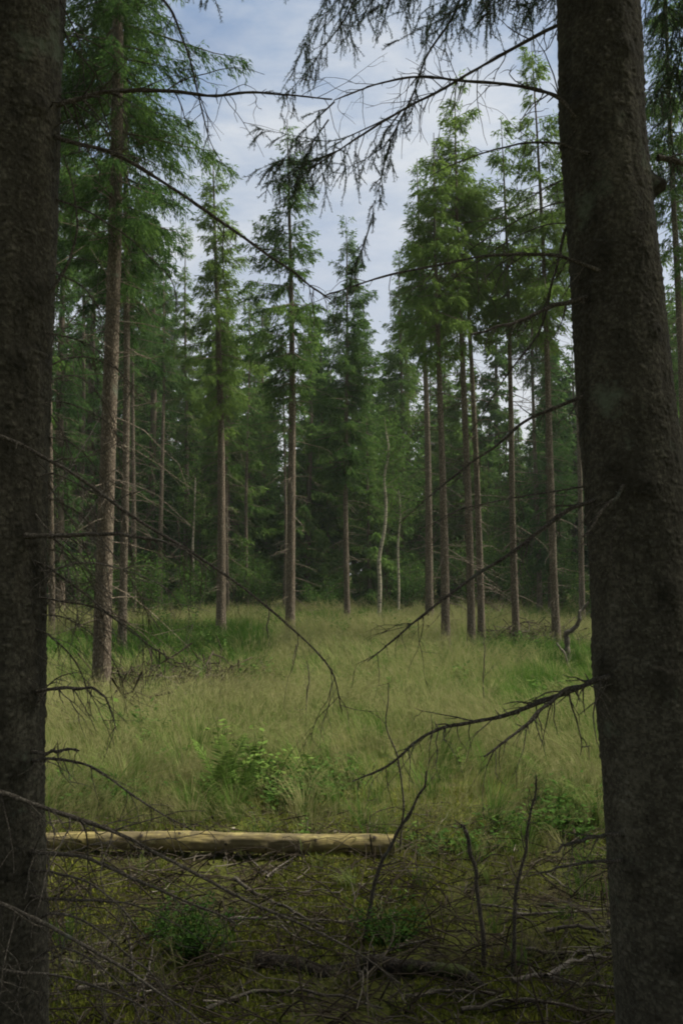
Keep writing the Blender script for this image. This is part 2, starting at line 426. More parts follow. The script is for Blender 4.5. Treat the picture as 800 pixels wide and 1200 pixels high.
# ------------------------------------------------------------------ forest beyond the meadow
protos = []
for i in range(9):
    H = [13, 15, 12, 16, 14, 11, 9, 12.5, 7][i]; cb = [1.2, 2.6, .5, 3.2, 1.6, .4, .15, 2.0, .1][i]
    tr = spruce(np.zeros(3), H, cb, [2.0, 2.0, 2.1, 2.1, 1.9, 1.8, 1.8, 1.9, 1.6][i], .012 * H, 300 + i, needle=NEEDLE_DARK, bark=BARK_BACK, sides=8, stubs=25,
                tint0=.38, spr=(.17, .058), spr_n=5, sec_step=.075, whorl=.34, per=7, drop=.08, bulge=1.15)
    protos.append(tr)
FINE = len(protos)
for i, (H, cb, Rm) in enumerate([(15, 2.2, 1.9), (13, 1.4, 1.8), (16.5, 3.6, 2.0)]):
    protos.append(spruce(np.zeros(3), H, cb, Rm, .012 * H, 330 + i, needle=NEEDLE_DARK, bark=BARK_BACK, sides=10, stubs=50, tint0=.38, spr=(.11, .024), spr_n=9, sec_step=.06, whorl=.34, per=7, drop=.18))
rf = np.random.default_rng(55)
used = [False] * len(protos)
def place_proto(k, x, y, s=1.0, label=None, group=None):
    if not used[k]: o = protos[k]; used[k] = True
    else: o = copy_tree(protos[k])
    o.location = (x, y, float(gz(x, y)) - .02); o.rotation_euler = (0, 0, rf.uniform(0, 6.28)); o.scale = (s, s, s * rf.uniform(.95, 1.06))
    tag(o, label, 'tree', group)
    return o
GB = 'spruces in the forest beyond the meadow'; LB = 'dark spruce in the dense forest wall beyond the meadow'
rows = [(33, 1.9), (35.5, 1.9), (38.5, 2.1), (42, 2.3), (46.5, 2.3), (52, 2.5), (59, 2.8), (68, 3.2)]
for ri, (Y, sp) in enumerate(rows):
    hw = Y * .44 + 5
    x = -hw + rf.uniform(0, sp)
    while x < hw:
        xx = x + rf.normal(0, sp * .25); yy = Y + rf.normal(0, .8)
        px = 400 + F * xx / yy
        # the sky gap is lower between the left group and the tall right group
        if ri < 2: k = rf.choice([2, 5, 6, 8, 0])
        else: k = rf.choice([0, 1, 2, 3, 4, 7])
        s = rf.uniform(.8, 1.08)
        if 270 < px < 470: s *= .93
        if px < 210: s *= 1.12 if ri > 1 else 1.0
        if 470 < px < 700 and ri > 2: s *= .84
        place_proto(int(k), xx, yy, s, LB, GB); x += sp
# flanks: the edge of the wood comes forward left and right of the meadow
GL = 'spruces along the left side of the meadow'; LL = 'spruce crowded along the left side of the meadow'
for x, y, k, s in [(-6.9, 16.5, 1, 1.1), (-8.6, 19, 3, 1.1), (-10.2, 23.5, 4, 1.15), (-8.6, 27.5, 7, 1.1), 
                   (-11.2, 31, 2, 1.25), (-8.6, 31, 1, 1.15), (-10, 15, 4, 1.1), (-6.8, 31.5, 4, 1.1), (-12.5, 20, 2, 1.1)]:
    place_proto(FINE + k % 3, x, y, s, LL, GL)
GR = 'spruces along the right side of the meadow'; LR = 'spruce crowded along the right side of the meadow'
for x, y, k, s in [(9.2, 22.5, 1, 1.), (10.8, 25, 0, 1.0), (8.6, 27.5, 7, .95), (11.5, 29, 3, 1.), (12.5, 21, 4, 1.), (9.6, 31, 2, 1.), (13.8, 26, 2, 1.), (7.0, 30, 4, .85)]:
    place_proto(FINE + k % 3, x, y, s * .95, LR, GR)
# unseen spruces added around the viewpoint so their canopy shades the foreground
GS = 'unseen spruces added around the viewpoint for shade'; LS = 'unseen tall spruce added around the viewpoint for shade'
tall = spruce(np.zeros(3), 18, 4.6, 2.7, .2, 350, needle=NEEDLE_DARK, bark=BARK_BACK, sides=10, stubs=30, tint0=.34, spr=(.20, .06), spr_n=4, sec_step=.085, whorl=.36, per=7, drop=.05)
protos.append(tall); used.append(False)
for x, y in [(-4.1, 1.6), (4.3, 1.0), (-1.7, -1.8), (1.9, -2.2), (-5.2, -1.6), (5.2, -2.4), (.2, -4.6), (-3.4, -4.8), (3.6, -5.2), (-5.3, 5.2), (5.0, 4.6), (-7.2, 2.4), (7.4, 1.6)]:
    place_proto(len(protos) - 1, x, y, rf.uniform(.9, 1.1), LS, GS)

# ------------------------------------------------------------------ birches
def birch(px, py, pts, w, H_py, seed, label, leaves=900):
    rs = np.random.default_rng(seed)
    p = ground_pt(px, py); Y = p[1]
    P = [p - np.array([0, 0, .1])] + [at(a, b, Y) for a, b in pts]
    C = catmull(P, 30)
    root = empty('birch_tree', p)
    r0 = w * Y / F * .5
    mb = MB(); V, Fq = tube(C, np.linspace(r0 * 1.1, r0 * .45, 30), 8); mb.add(V, Fq, .5, 0, True)
    cm = MB(); top = C[-1]
    for i in range(26):
        c = C[rs.integers(19, 30)]; a = rs.uniform(0, 6.28); l = rs.uniform(.3, 1.1)
        d = norm(np.array([math.cos(a), math.sin(a), rs.uniform(.1, 1.1)]))
        Q = c + d * np.linspace(0, 1, 4)[:, None] * l - np.array([0, 0, .2]) * (np.linspace(0, 1, 4) ** 2)[:, None] * l
        V, Fq = tube(Q, np.linspace(.008, .003, 4), 3); cm.add(V, Fq, .3, 1)
        n = leaves // 26
        u = rs.random(n) ** .6
        Pl = c + d * (u * l)[:, None] + rs.normal(0, .12, (n, 3)) - np.array([0, 0, .2]) * (u ** 2 * l)[:, None]
        V, Fq = diamonds(Pl, rs.normal(size=(n, 3)) + np.array([0, 0, -.6]), .055 * rs.uniform(.7, 1.3, n), .042 * rs.uniform(.7, 1.2, n))
        cm.add(V, Fq, np.clip(rs.normal(.5, .2, n), 0, 1), 0)
    mb.build('trunk', BIRCHBARK, root, p); cm.build('crown', [BIRCHLEAF, BARK_MID], root, p)
    tag(root, label, 'tree')
birch(443, 727, [(445, 690), (444, 655), (450, 622), (452, 590), (450, 560), (455, 530), (452, 505)], 4.6, 0, 1, 'pale crooked birch with white stem standing in the meadow near the centre', 1500)
birch(466, 724, [(467, 690), (466, 640), (469, 600), (467, 575)], 3.0, 0, 2, 'thin straight young birch just right of the crooked white birch', 900)
birch(226, 716, [(227, 680), (226, 640), (228, 600), (229, 560)], 3.2, 0, 3, 'thin pale young birch left of the straight brown spruce', 900)
# ------------------------------------------------------------------ bushes at the forest edge
def bush(p, h, r, seed, n=2600, name='bush', m=None):
    rs = np.random.default_rng(seed); root = empty(name, p)
    wm = MB(); lm = MB()
    for i in range(14):
        a = rs.uniform(0, 6.28); d = np.array([math.cos(a) * rs.uniform(.2, 1) * r, math.sin(a) * rs.uniform(.2, 1) * r, h * rs.uniform(.55, 1)])
        s = np.linspace(0, 1, 6)[:, None]
        Q = d * s * np.array([1, 1, 1]) + rs.normal(0, .03, (6, 3)) * s
        V, Fq = tube(Q, np.linspace(.012, .003, 6), 4); wm.add(V, Fq, .4, 0)
        k = n // 14; u = rs.random(k) ** .55
        P = d * u[:, None] + rs.normal(0, .13 * (h ** .5), (k, 3)); P[:, 2] = np.abs(P[:, 2])
        V, Fq = diamonds(P, rs.normal(size=(k, 3)), .07 * rs.uniform(.6, 1.4, k), .045 * rs.uniform(.6, 1.3, k))
        lm.add(V, Fq, np.clip(rs.normal(.35, .2, k) + .2 * (P[:, 2] / h), 0, 1), 0)
    wm.build('stem', BARK_BACK, root); lm.build('foliage', m or PLANTM, root)
    return root
bp = [bush(np.zeros(3), 1.7, .9, 71), bush(np.zeros(3), 1.2, .8, 72), bush(np.zeros(3), 2.3, 1.0, 73)]
rb = np.random.default_rng(12); ub = [0, 0, 0]
for px, Y in [(372, 30.5), (395, 31), (440, 31.5), (478, 31), (300, 31), (320, 32), (230, 30), (205, 27), (590, 30), (615, 31), (545, 31.5), (655, 30.5), (270, 31), (175, 24), (690, 29), (385, 34), (365, 34.5), (410, 33), (425, 34), (465, 34), (495, 33), (520, 34), (280, 34), (250, 33.5), (215, 34), (340, 33), (350, 36), (560, 34), (630, 33), (600, 35), (140, 26), (110, 24)]:
    k = rb.integers(0, 3); x = (px - 400) / F * Y
    o = bp[k] if not ub[k] else copy_tree(bp[k]); ub[k] = 1
    o.location = (x, Y, float(gz(x, Y))); o.rotation_euler = (0, 0, rb.uniform(0, 6)); s = rb.uniform(.75, 1.15); o.scale = (s, s, s)
    tag(o, 'leafy green bush at the foot of the dark forest wall', 'bush', 'bushes along the forest edge')

for i, (px, Y, h, r, lab) in enumerate([
   (452, 32.5, 7.6, 1.3, 'light green young broadleaf tree behind the crooked white birch'), (478, 35, 9.0, 1.5, 'tall light green broadleaf tree right of the white birches at the forest edge'),
   (428, 36, 8.6, 1.4, 'light green broadleaf tree left of the white birches at the forest edge'), (610, 33, 4.6, 1.3, 'low light green broadleaf tree between the right hand spruce trunks'),
   (575, 34, 7.2, 1.3, 'light green broadleaf tree behind the pair of leaning slim spruces'), (226, 32, 6.0, 1.2, 'light green broadleaf tree behind the thin pale young birch'),
   (305, 33.5, 6.6, 1.2, 'light green broadleaf tree behind the thin dark stems left of centre'), (640, 35, 8.2, 1.4, 'tall light green broadleaf tree beside the right foreground trunk')]):
    x = (px - 400) / F * Y
    o = bush(np.array([x, Y, float(gz(x, Y))]), h, r, 170 + i, 5200, 'broadleaf_tree', BIRCHLEAF)
    tag(o, lab, 'tree')

# ------------------------------------------------------------------ the two foreground spruces
def near_trunk(mb, ax_pts, H, seed, knots):
    """bark built as real relief up to above the frame, then a plain stem to the top; ax_pts: (point, radius)"""
    P = np.array([a for a, r in ax_pts]); Rr = np.array([r for a, r in ax_pts])
    zc = P[:, 2]
    NZ, NA = 900, 190
    z = np.linspace(-.12, 3.5, NZ)
    ext = lambda c: np.interp(z, zc, c)
    axx, axy, rad = ext(P[:, 0]), ext(P[:, 1]), ext(Rr)
    th = np.arange(NA) / NA * 2 * pi
    T, Z = np.meshgrid(th, z)
    r0 = rad.mean(); per = 46            # cells round the stem (wraps)
    X1 = T / (2 * pi) * per; Y1 = Z * 62
    wx = (fbm(np.cos(T) * 2.2 + 9, Z * 7 + np.sin(T) * 2.2, seed, 3) - .5)
    wy = (fbm(np.cos(T) * 2.2 + 29, Z * 7 + np.sin(T) * 2.2, seed + 3, 3) - .5)
    Xw = X1 + wx * 1.8; Yw = Y1 + wy * 1.8
    f1, f2, cid = worley(np.mod(Xw, per), Yw, seed)
    edge = np.clip((f2 - f1) * 2.4, 0, 1)
    f1b, f2b, cidb = worley(np.mod(Xw * 2.5, per * 2.5), Yw * 2.5, seed + 50)
    eb = np.clip((f2b - f1b) * 2.2, 0, 1)
    low = fbm(np.cos(T) * 1.3 + 4, Z * 1.6 + np.sin(T) * 1.3, seed + 7, 4) - .5
    d = edge * (.0005 + .0042 * cid ** 3) + eb * (.0003 + .0016 * cidb ** 3) + low * .018 + (fbm(X1 * .9, Y1 * .22, seed + 70, 3) - .5) * .004
    fine = fbm(X1 * 3.1, Y1 * 2.2, seed + 90, 3) - .5
    tint = .20 + .22 * edge * (.2 + 1.0 * cid ** 2) + .20 * eb * cidb + low * .9 + fine * .9
    for kz, ka, kr, kh in knots:
        dist = np.hypot(((T - ka + pi) % (2 * pi) - pi) * r0, (Z - kz))
        d += kh * np.exp(-(dist / kr) ** 2) - .5 * kh * np.exp(-(dist / (kr * .35)) ** 2)
        tint -= .50 * np.exp(-(dist / (kr * .9)) ** 2)
    rr = rad[:, None] + d
    V = np.stack([axx[:, None] + np.cos(T) * rr, axy[:, None] + np.sin(T) * rr, Z], -1).reshape(-1, 3)
    i = np.arange(NZ - 1)[:, None] * NA; j = np.arange(NA)[None]; k = (j + 1) % NA
    Fq = np.stack([i + j, i + k, i + NA + k, i + NA + j], -1).reshape(-1, 4)
    tf = np.clip(tint[:-1].reshape(-1), 0, 1)
    mb.add(V, Fq, tf, 0, True)
    a = np.array([axx[-1], axy[-1], 3.495]); lean = (P[-1] - P[-2]) / (P[-1] - P[-2])[2]
    zz = np.linspace(3.495, H, 16); up = a + (zz - 3.495)[:, None] * np.array([0, 0, 1.]) + (np.minimum(zz - 3.495, 2))[:, None] * np.array([lean[0], lean[1], 0]) * .5
    V, Fq = tube(up, rad[-1] * np.clip(1 - (zz - 3.495) / (H - 3.4), .03, 1) ** .8, 20); mb.add(V, Fq, .4, 0, True)
    return up

def dead_branch(name, ctrl, r0, r1, parent, origin, seed, twigs=14, tl=(.06, .25), m=DEADWOOD, sag=.35, hangs=0, rough=.5):
    rs = np.random.default_rng(seed)
    C = catmull(ctrl, 44)
    n = len(C); s = np.linspace(0, 1, n)
    C = C + (np.stack([vnoise(s * 9 + 3 * k, s * 0 + seed, seed + k) - .5 for k in range(3)], 1)) * r0 * 1.6 * np.minimum(s * 8, 1)[:, None]
    rad = r0 * (1 - s) ** .8 + r1 * s
    rad = rad * (1 + rough * .5 * (vnoise(s * 40, s * 0 + 7, seed) - .5)) * (1 + .35 * np.exp(-s * 25))
    mb = MB(); V, Fq = tube(C, rad, 8); mb.add(V + rs.normal(0, r0 * .06, V.shape), Fq, .5, 0, True)
    T = norm(np.gradient(C, axis=0))
    def twig(p, d, l, r, depth):
        k = 7; q = [p]; dd = d
        for _ in range(k):
            dd = norm(dd + rs.normal(0, .16, 3) + np.array([0, 0, -.10 * sag])); q.append(q[-1] + dd * l / k)
        q = np.array(q)
        V, Fq = tube(q, np.linspace(r, r * .35, k + 1), 4); mb.add(V, Fq, .5, 0)
        if depth > 0:
            for _ in range(rs.integers(1, 4)):
                i = rs.integers(1, k)
                twig(q[i], norm(dd + rs.normal(0, .7, 3)), l * rs.uniform(.25, .55), r * .6, depth - 1)
    for _ in range(twigs):
        i = rs.integers(3, n - 1); t = T[i]
        side = norm(np.cross(t, rs.normal(size=3)))
        d = norm(t * rs.uniform(.2, .9) + side * rs.uniform(.5, 1) + np.array([0, 0, -sag * rs.uniform(.2, 1.4)]))
        l = rs.uniform(*tl) * (.45 + .55 * rs.random())
        twig(C[i], d, l, min(max(rad[i] * .42, .0012), .0035), 1 if l > .10 else 0)
    for _ in range(int(twigs * .7)):       # stubs of broken twigs
        i = rs.integers(2, n - 1); d = norm(np.cross(T[i], rs.normal(size=3)) + T[i] * .4)
        q = C[i] + d * np.linspace(0, rs.uniform(.008, .03), 3)[:, None]
        V, Fq = tube(q, np.linspace(rad[i] * .45, rad[i] * .2, 3), 4); mb.add(V, Fq, .4, 0)
    return mb.build(name, m, parent, origin)

def needle_spray(mb, axis_pts, rs, sub=26, sl=(.07, .22), hang=.6, r=.003, needle=.0115, tint0=.4):
    """a live spruce bough: main twig, hanging side twigs, real needles"""
    n = 24; C = catmull(axis_pts, n); s = np.linspace(0, 1, n)
    V, Fq = tube(C, r * (1.05 - s), 5); mb.add(V, Fq, .3, 1)
    T = norm(np.gradient(C, axis=0)); paths = [C[8:]]
    for _ in range(sub):
        i = int(rs.uniform(.12, 1) * (n - 1)); t = T[i]
        sd = norm(np.cross(t, np.array([0, 0, 1.]))) * rs.choice([-1, 1])
        d = norm(t * rs.uniform(.3, .9) + sd * rs.uniform(.3, 1) + np.array([0, 0, -hang * rs.uniform(.3, 1.5)]))
        l = rs.uniform(*sl) * (1.15 - .6 * s[i]); k = 6; q = [C[i]]
        for _k in range(k):
            d = norm(d + rs.normal(0, .13, 3) + np.array([0, 0, -.16 * hang])); q.append(q[-1] + d * l / k)
        q = np.array(q); paths.append(q)
        for _j in range(rs.integers(1, 5)):
            a = rs.integers(1, k); d2 = norm(d + rs.normal(0, .55, 3)); l2 = l * rs.uniform(.25, .55)
            paths.append(q[a] + d2 * np.linspace(0, l2, 4)[:, None] - np.array([0, 0, 1]) * (np.linspace(0, 1, 4) ** 2)[:, None] * l2 * .25)
    for q in paths:
        V, Fq = tube(q, np.linspace(.0017, .0009, len(q)), 3); mb.add(V, Fq, .3, 1)
        seg = np.linalg.norm(np.diff(q, axis=0), axis=1); L = seg.sum(); k = max(int(L / .0019), 8)
        u = rs.random(k) * (len(q) - 1); i = np.minimum(u.astype(int), len(q) - 2); f = (u - i)[:, None]
        P = q[i] * (1 - f) + q[i + 1] * f; t = norm(q[i + 1] - q[i])
        side = norm(np.cross(t, rs.normal(size=(k, 3))))
        V, Fq = diamonds(P, t * .75 + side * .8 + np.array([0, 0, .1]), needle * rs.uniform(.6, 1.1, k), .0017)
        mb.add(V, Fq, np.clip(tint0 + rs.normal(0, .15) + rs.normal(0, .12, k), 0, 1), 0)

# --- right foreground trunk
YR = 2.6
rt_ax = []
for py, cx, w in [(-120, 691, 93), (0, 700, 97), (150, 706, 101), (300, 718, 106), (450, 730, 112), (550, 741, 117), (700, 754, 121), (780, 760, 128), (900, 772, 128), (1050, 785, 134), (1200, 802, 148), (1280, 808, 175), (1330, 812, 190)]:
    rt_ax.append((at(cx, py, YR), w * YR / F * .5 * .985))
rt_ax = rt_ax[::-1]
base_r = np.array([rt_ax[0][0][0], YR, 0.]); base_r[2] = float(gz(base_r[0], YR))
right_tree = tag(empty('spruce_tree', base_r), 'massive dark spruce trunk in the right foreground', 'tree')
mb = MB()
zR = lambda py: at(760, py, YR)[2]
A = -pi / 2
upR = near_trunk(mb, rt_ax, 17, 11, [(zR(140), A - .9, .03, .018), (zR(222), A + 1.35, .026, .055), (zR(310), A - .5, .035, .015), (zR(560), A - .55, .06, .014), (zR(575), A - .1, .03, .014),
     (zR(785), A - 1.1, .05, .016), (zR(790), A - .2, .04, .010), (zR(1000), A + .1, .035, .014), (zR(1010), A - .9, .03, .014), (zR(400), A + .5, .025, .010), (zR(690), A + .2, .03, .010), (zR(1100), A - .2, .05, .01), (zR(80), A + .4, .025, .012)])
mb.build('trunk', BARK_NEAR, right_tree, base_r)
# --- left foreground trunk
YL = 2.45
lt_ax = []
for py, redge, w in [(-120, 81, 108), (0, 77, 111), (100, 72.5, 113), (250, 67.5, 116), (400, 60, 118), (550, 55, 121), (700, 52.5, 124), (1000, 50, 130), (1200, 51, 140), (1290, 58, 165), (1360, 66, 190)]:
    lt_ax.append((at(redge - w / 2, py, YL), w * YL / F * .5 * .985))
lt_ax = lt_ax[::-1]
base_l = np.array([lt_ax[0][0][0], YL, 0.]); base_l[2] = float(gz(base_l[0], YL))
left_tree = tag(empty('spruce_tree', base_l), 'massive dark spruce trunk cut by the left edge of the photo', 'tree')
mb = MB()
zL = lambda py: at(20, py, YL)[2]
upL = near_trunk(mb, lt_ax, 17, 31, [(zL(140), A + .9, .03, .014), (zL(350), A + 1.0, .04, .012), (zL(430), A + .7, .03, .012), (zL(630), A + 1.0, .035, .014), (zL(810), A + 1.1, .03, .014), (zL(890), A + .9, .03, .012), (zL(520), A + .2, .04, .010), (zL(1000), A + .6, .04, .012)])
mb.build('trunk', BARK_NEAR, left_tree, base_l)
for root, up, org, seed in ((right_tree, upR, base_r, 401), (left_tree, upL, base_l, 402)):
    cm = MB(); rs = np.random.default_rng(seed)
    crown_mb(cm, np.array([up[-1][0], up[-1][1], org[2]]), 17, 6.6, 2.6, rs, spr=(.20, .06), spr_n=4, sec_step=.085, whorl=.36, per=7, drop=.05, tint0=.34)
    cm.build('crown', [NEEDLE_DARK, BARK_BACK], root, org)

def path(pts, Y0, Y1):
    n = len(pts)
    return np.array([at(x, y, Y0 + (Y1 - Y0) * i / (n - 1)) for i, (x, y) in enumerate(pts)])

RB = [  # right tree's branches: points, Y0, Y1, r0, r1, twigs, twig lengths
 ([(700, 12), (655, 30), (590, 65), (530, 97), (470, 130), (400, 175), (352, 208)], 2.58, 3.1, .0095, .002, 26, (.05, .22)),
 ([(700, 150), (672, 133), (640, 110), (600, 100), (540, 94), (490, 90), (440, 100), (392, 119)], 2.5, 2.7, .0095, .002, 24, (.05, .20)),
 ([(690, 180), (650, 168), (600, 170), (560, 180), (505, 205)], 2.5, 2.9, .006, .0012, 16, (.05, .18)),
 ([(705, 318), (660, 302), (620, 298), (580, 300), (510, 311), (440, 326), (378, 347)], 2.5, 2.4, .0085, .0015, 20, (.05, .2)),
 ([(700, 345), (660, 354), (620, 370), (585, 381), (549, 391)], 2.55, 2.35, .010, .003, 12, (.05, .14)),
 ([(690, 240), (664, 265), (648, 325), (632, 385), (592, 440), (548, 512)], 2.58, 2.8, .007, .0015, 16, (.05, .2)),
 ([(700, 455), (672, 470), (625, 490), (570, 530), (520, 567), (468, 612)], 2.55, 2.7, .0085, .0015, 16, (.05, .18)),
 ([(710, 566), (670, 572), (610, 582), (540, 597), (490, 622)], 2.55, 2.9, .0045, .001, 12, (.05, .16)),
 ([(715, 578), (680, 592), (640, 616), (580, 660), (520, 702), (470, 740), (428, 775)], 2.55, 2.5, .0095, .0018, 18, (.05, .2)),
 ([(732, 566), (722, 582), (700, 607), (683, 628)], 2.47, 2.42, .008, .003, 6, (.03, .10)),
 ([(730, 790), (695, 797), (655, 812), (590, 836), (545, 845), (500, 862), (462, 893), (415, 918)], 2.52, 2.4, .011, .002, 26, (.05, .22)),
 ([(700, 795), (660, 812), (625, 842), (596, 866), (569, 888)], 2.5, 2.3, .009, .0025, 14, (.05, .18)),
 ([(725, 978), (690, 982), (665, 990), (648, 999)], 2.52, 2.4, .008, .003, 6, (.04, .1)),
 ([(728, 1008), (690, 1010), (655, 1016), (620, 1028)], 2.52, 2.4, .007, .002, 6, (.04, .1)),
 ([(770, 185), (800, 188), (850, 196), (900, 215)], 2.55, 2.6, .012, .004, 8, (.05, .2)),
 ([(700, 240), (650, 238), (600, 262), (540, 300), (500, 330)], 2.62, 3.3, .004, .001, 12, (.05, .2)),
 ([(700, 205), (650, 215), (590, 250), (520, 290)], 2.62, 3.4, .0035, .001, 14, (.05, .2)),
 ([(700, 270), (655, 262), (610, 275), (560, 305), (520, 335)], 2.62, 3.2, .0035, .001, 12, (.05, .2)),
 ([(730, 590), (715, 640), (725, 680), (745, 712)], 2.5, 2.42, .003, .001, 5, (.03, .1)),
]
for i, (pts, y0, y1, r0, r1, tw, tl) in enumerate(RB):
    dead_branch('dead_branch', path(pts, y0, y1), r0 * .70, r1 * .8, right_tree, base_r, 500 + i, int(tw * 1.3), (tl[0], tl[1] * 1.35), sag=.55)
LBr = [
 ([(40, 135), (72, 124), (100, 113), (140, 108), (190, 108), (240, 112), (290, 108), (340, 112), (388, 116)], 2.42, 2.6, .0105, .002, 26, (.06, .26)),
 ([(40, 150), (72, 162), (120, 176), (190, 213), (258, 259), (320, 304), (358, 328), (388, 350)], 2.42, 2.5, .0090, .002, 18, (.05, .2)),
 ([(40, 228), (66, 234), (105, 248), (140, 270), (180, 305), (203, 335), (207, 365)], 2.42, 2.6, .0045, .001, 10, (.05, .16)),
 ([(50, 350), (64, 335), (82, 300), (91, 260), (86, 215), (74, 180)], 2.42, 2.45, .006, .0015, 10, (.05, .16)),
 ([(45, 320), (68, 322), (95, 335), (120, 365), (147, 400)], 2.42, 2.5, .004, .001, 8, (.05, .16)),
 ([(-30, 505), (10, 514), (60, 540), (120, 580), (190, 626), (258, 671), (330, 727), (385, 782), (402, 835)], 2.28, 2.4, .0075, .0014, 22, (.05, .2)),
 ([(30, 628), (58, 626), (110, 625), (150, 627), (190, 632), (222, 650), (250, 668)], 2.35, 2.3, .0085, .0015, 16, (.06, .25)),
 ([(-60, 925), (0, 931), (60, 951), (135, 976), (200, 1006), (300, 1061), (400, 1108), (470, 1150)], 2.1, 2.3, .0085, .002, 20, (.06, .25)),
 ([(35, 812), (52, 810), (85, 806), (114, 809), (124, 822), (138, 858)], 2.4, 2.3, .0075, .0015, 12, (.05, .16)),
 ([(30, 893), (52, 890), (85, 893), (115, 902), (165, 936), (225, 973)], 2.4, 2.2, .006, .0015, 14, (.05, .16)),
 ([(30, 880), (55, 882), (75, 879), (93, 881)], 2.4, 2.3, .007, .003, 5, (.03, .1)),
 ([(30, 995), (55, 1001), (110, 1008), (165, 1032), (230, 1062), (275, 1080)], 2.4, 2.3, .0085, .002, 18, (.05, .2)),
 ([(30, 1020), (60, 1022), (100, 1032), (140, 1062), (170, 1100)], 2.4, 2.2, .005, .0015, 14, (.05, .2)),
 ([(30, 1050), (55, 1053), (100, 1055), (150, 1058), (190, 1075)], 2.4, 2.3, .006, .0015, 14, (.05, .2)),
 ([(-40, 1040), (10, 1065), (60, 1085), (120, 1120), (200, 1170), (260, 1215)], 2.1, 2.1, .0075, .002, 16, (.06, .25)),
 ([(35, 655), (55, 665), (90, 690), (130, 720), (165, 748), (200, 772)], 2.4, 2.5, .0045, .001, 16, (.06, .22)),
 ([(35, 700), (60, 702), (110, 712), (150, 735), (185, 765)], 2.4, 2.6, .004, .001, 14, (.06, .2)),
 ([(35, 735), (58, 745), (85, 770), (100, 800), (104, 830)], 2.4, 2.5, .0035, .001, 12, (.05, .16)),
 ([(35, 670), (60, 668), (100, 660), (150, 668), (195, 690), (215, 712)], 2.4, 2.7, .0045, .001, 14, (.06, .2)),
 ([(40, 440), (65, 425), (100, 418), (140, 435), (165, 470)], 2.4, 2.7, .0035, .001, 12, (.05, .18)),
 ([(40, 385), (65, 392), (100, 402), (135, 430), (160, 470)], 2.4, 2.6, .0035, .001, 12, (.05, .18)),
 ([(40, 480), (62, 470), (95, 478), (130, 500), (150, 545)], 2.4, 2.6, .003, .001, 12, (.05, .18)),
 ([(40, 560), (65, 555), (105, 575), (150, 600), (175, 640)], 2.4, 2.6, .0035, .001, 12, (.05, .18)),
 ([(40, 600), (70, 640), (85, 690), (95, 740)], 2.4, 2.45, .0035, .001, 14, (.05, .2)),
 ([(60, -20), (80, 45), (110, 85), (140, 130), (165, 170)], 2.42, 2.7, .0035, .001, 12, (.05, .18)),
 ([(50, 60), (85, 42), (125, 60), (160, 95)], 2.42, 2.7, .003, .001, 10, (.05, .15)),
 ([(60, -20), (80, 20), (96, 60), (100, 110)], 2.42, 2.5, .003, .001, 8, (.05, .15)),
 ([(120, -60), (190, -2), (213, 40), (228, 90), (237, 130), (247, 168), (262, 196)], 2.45, 2.6, .005, .0012, 16, (.05, .16)),
]
LBr += [
 ([(45, 470), (70, 500), (92, 555), (118, 620), (128, 690), (133, 740)], 2.45, 2.9, .0030, .001, 10, (.06, .22)),
 ([(45, 540), (70, 590), (100, 640), (112, 700), (116, 760)], 2.45, 2.8, .0030, .001, 10, (.06, .22)),
 ([(48, 590), (75, 560), (100, 520), (120, 485)], 2.45, 2.9, .0030, .001, 8, (.06, .2)),
 ([(48, 690), (75, 640), (105, 600), (130, 560)], 2.45, 2.9, .0026, .001, 8, (.06, .2)),
 ([(48, 455), (80, 440), (110, 455), (135, 500), (142, 560)], 2.45, 2.9, .0026, .0009, 14, (.06, .22)),
 ([(48, 510), (85, 520), (120, 560), (150, 625), (160, 690)], 2.45, 2.9, .0026, .0009, 14, (.06, .22)),
 ([(48, 580), (90, 600), (130, 645), (165, 700), (180, 745)], 2.45, 2.8, .0028, .0009, 14, (.06, .24)),
 ([(48, 640), (85, 655), (110, 690), (122, 735), (120, 790)], 2.45, 2.7, .0026, .0009, 14, (.06, .22)),
 ([(48, 720), (80, 725), (115, 750), (140, 790), (150, 840)], 2.42, 2.6, .0026, .0009, 12, (.06, .2)),
 ([(48, 400), (75, 385), (105, 350), (130, 335)], 2.45, 2.9, .0026, .0009, 10, (.06, .2)),
 ([(40, 1085), (60, 1070), (95, 1078), (140, 1110), (185, 1150), (215, 1210)], 2.35, 2.2, .005, .0015, 16, (.06, .25)),
 ([(40, 1125), (70, 1110), (110, 1125), (150, 1165), (170, 1210)], 2.35, 2.2, .0045, .0015, 14, (.06, .25)),
 ([(-40, 1130), (30, 1140), (90, 1150), (160, 1175), (220, 1215)], 2.1, 2.1, .005, .0015, 14, (.06, .25)),
]
for i, (pts, y0, y1, r0, r1, tw, tl) in enumerate(LBr):
    dead_branch('dead_branch', path(pts, y0, y1), r0 * .76, r1 * .8, left_tree, base_l, 600 + i, int(tw * 1.3), (tl[0], tl[1] * 1.35), GREYWOOD if i in (18, 23, 28, 29, 30, 31) else DEADWOOD, sag=.55)

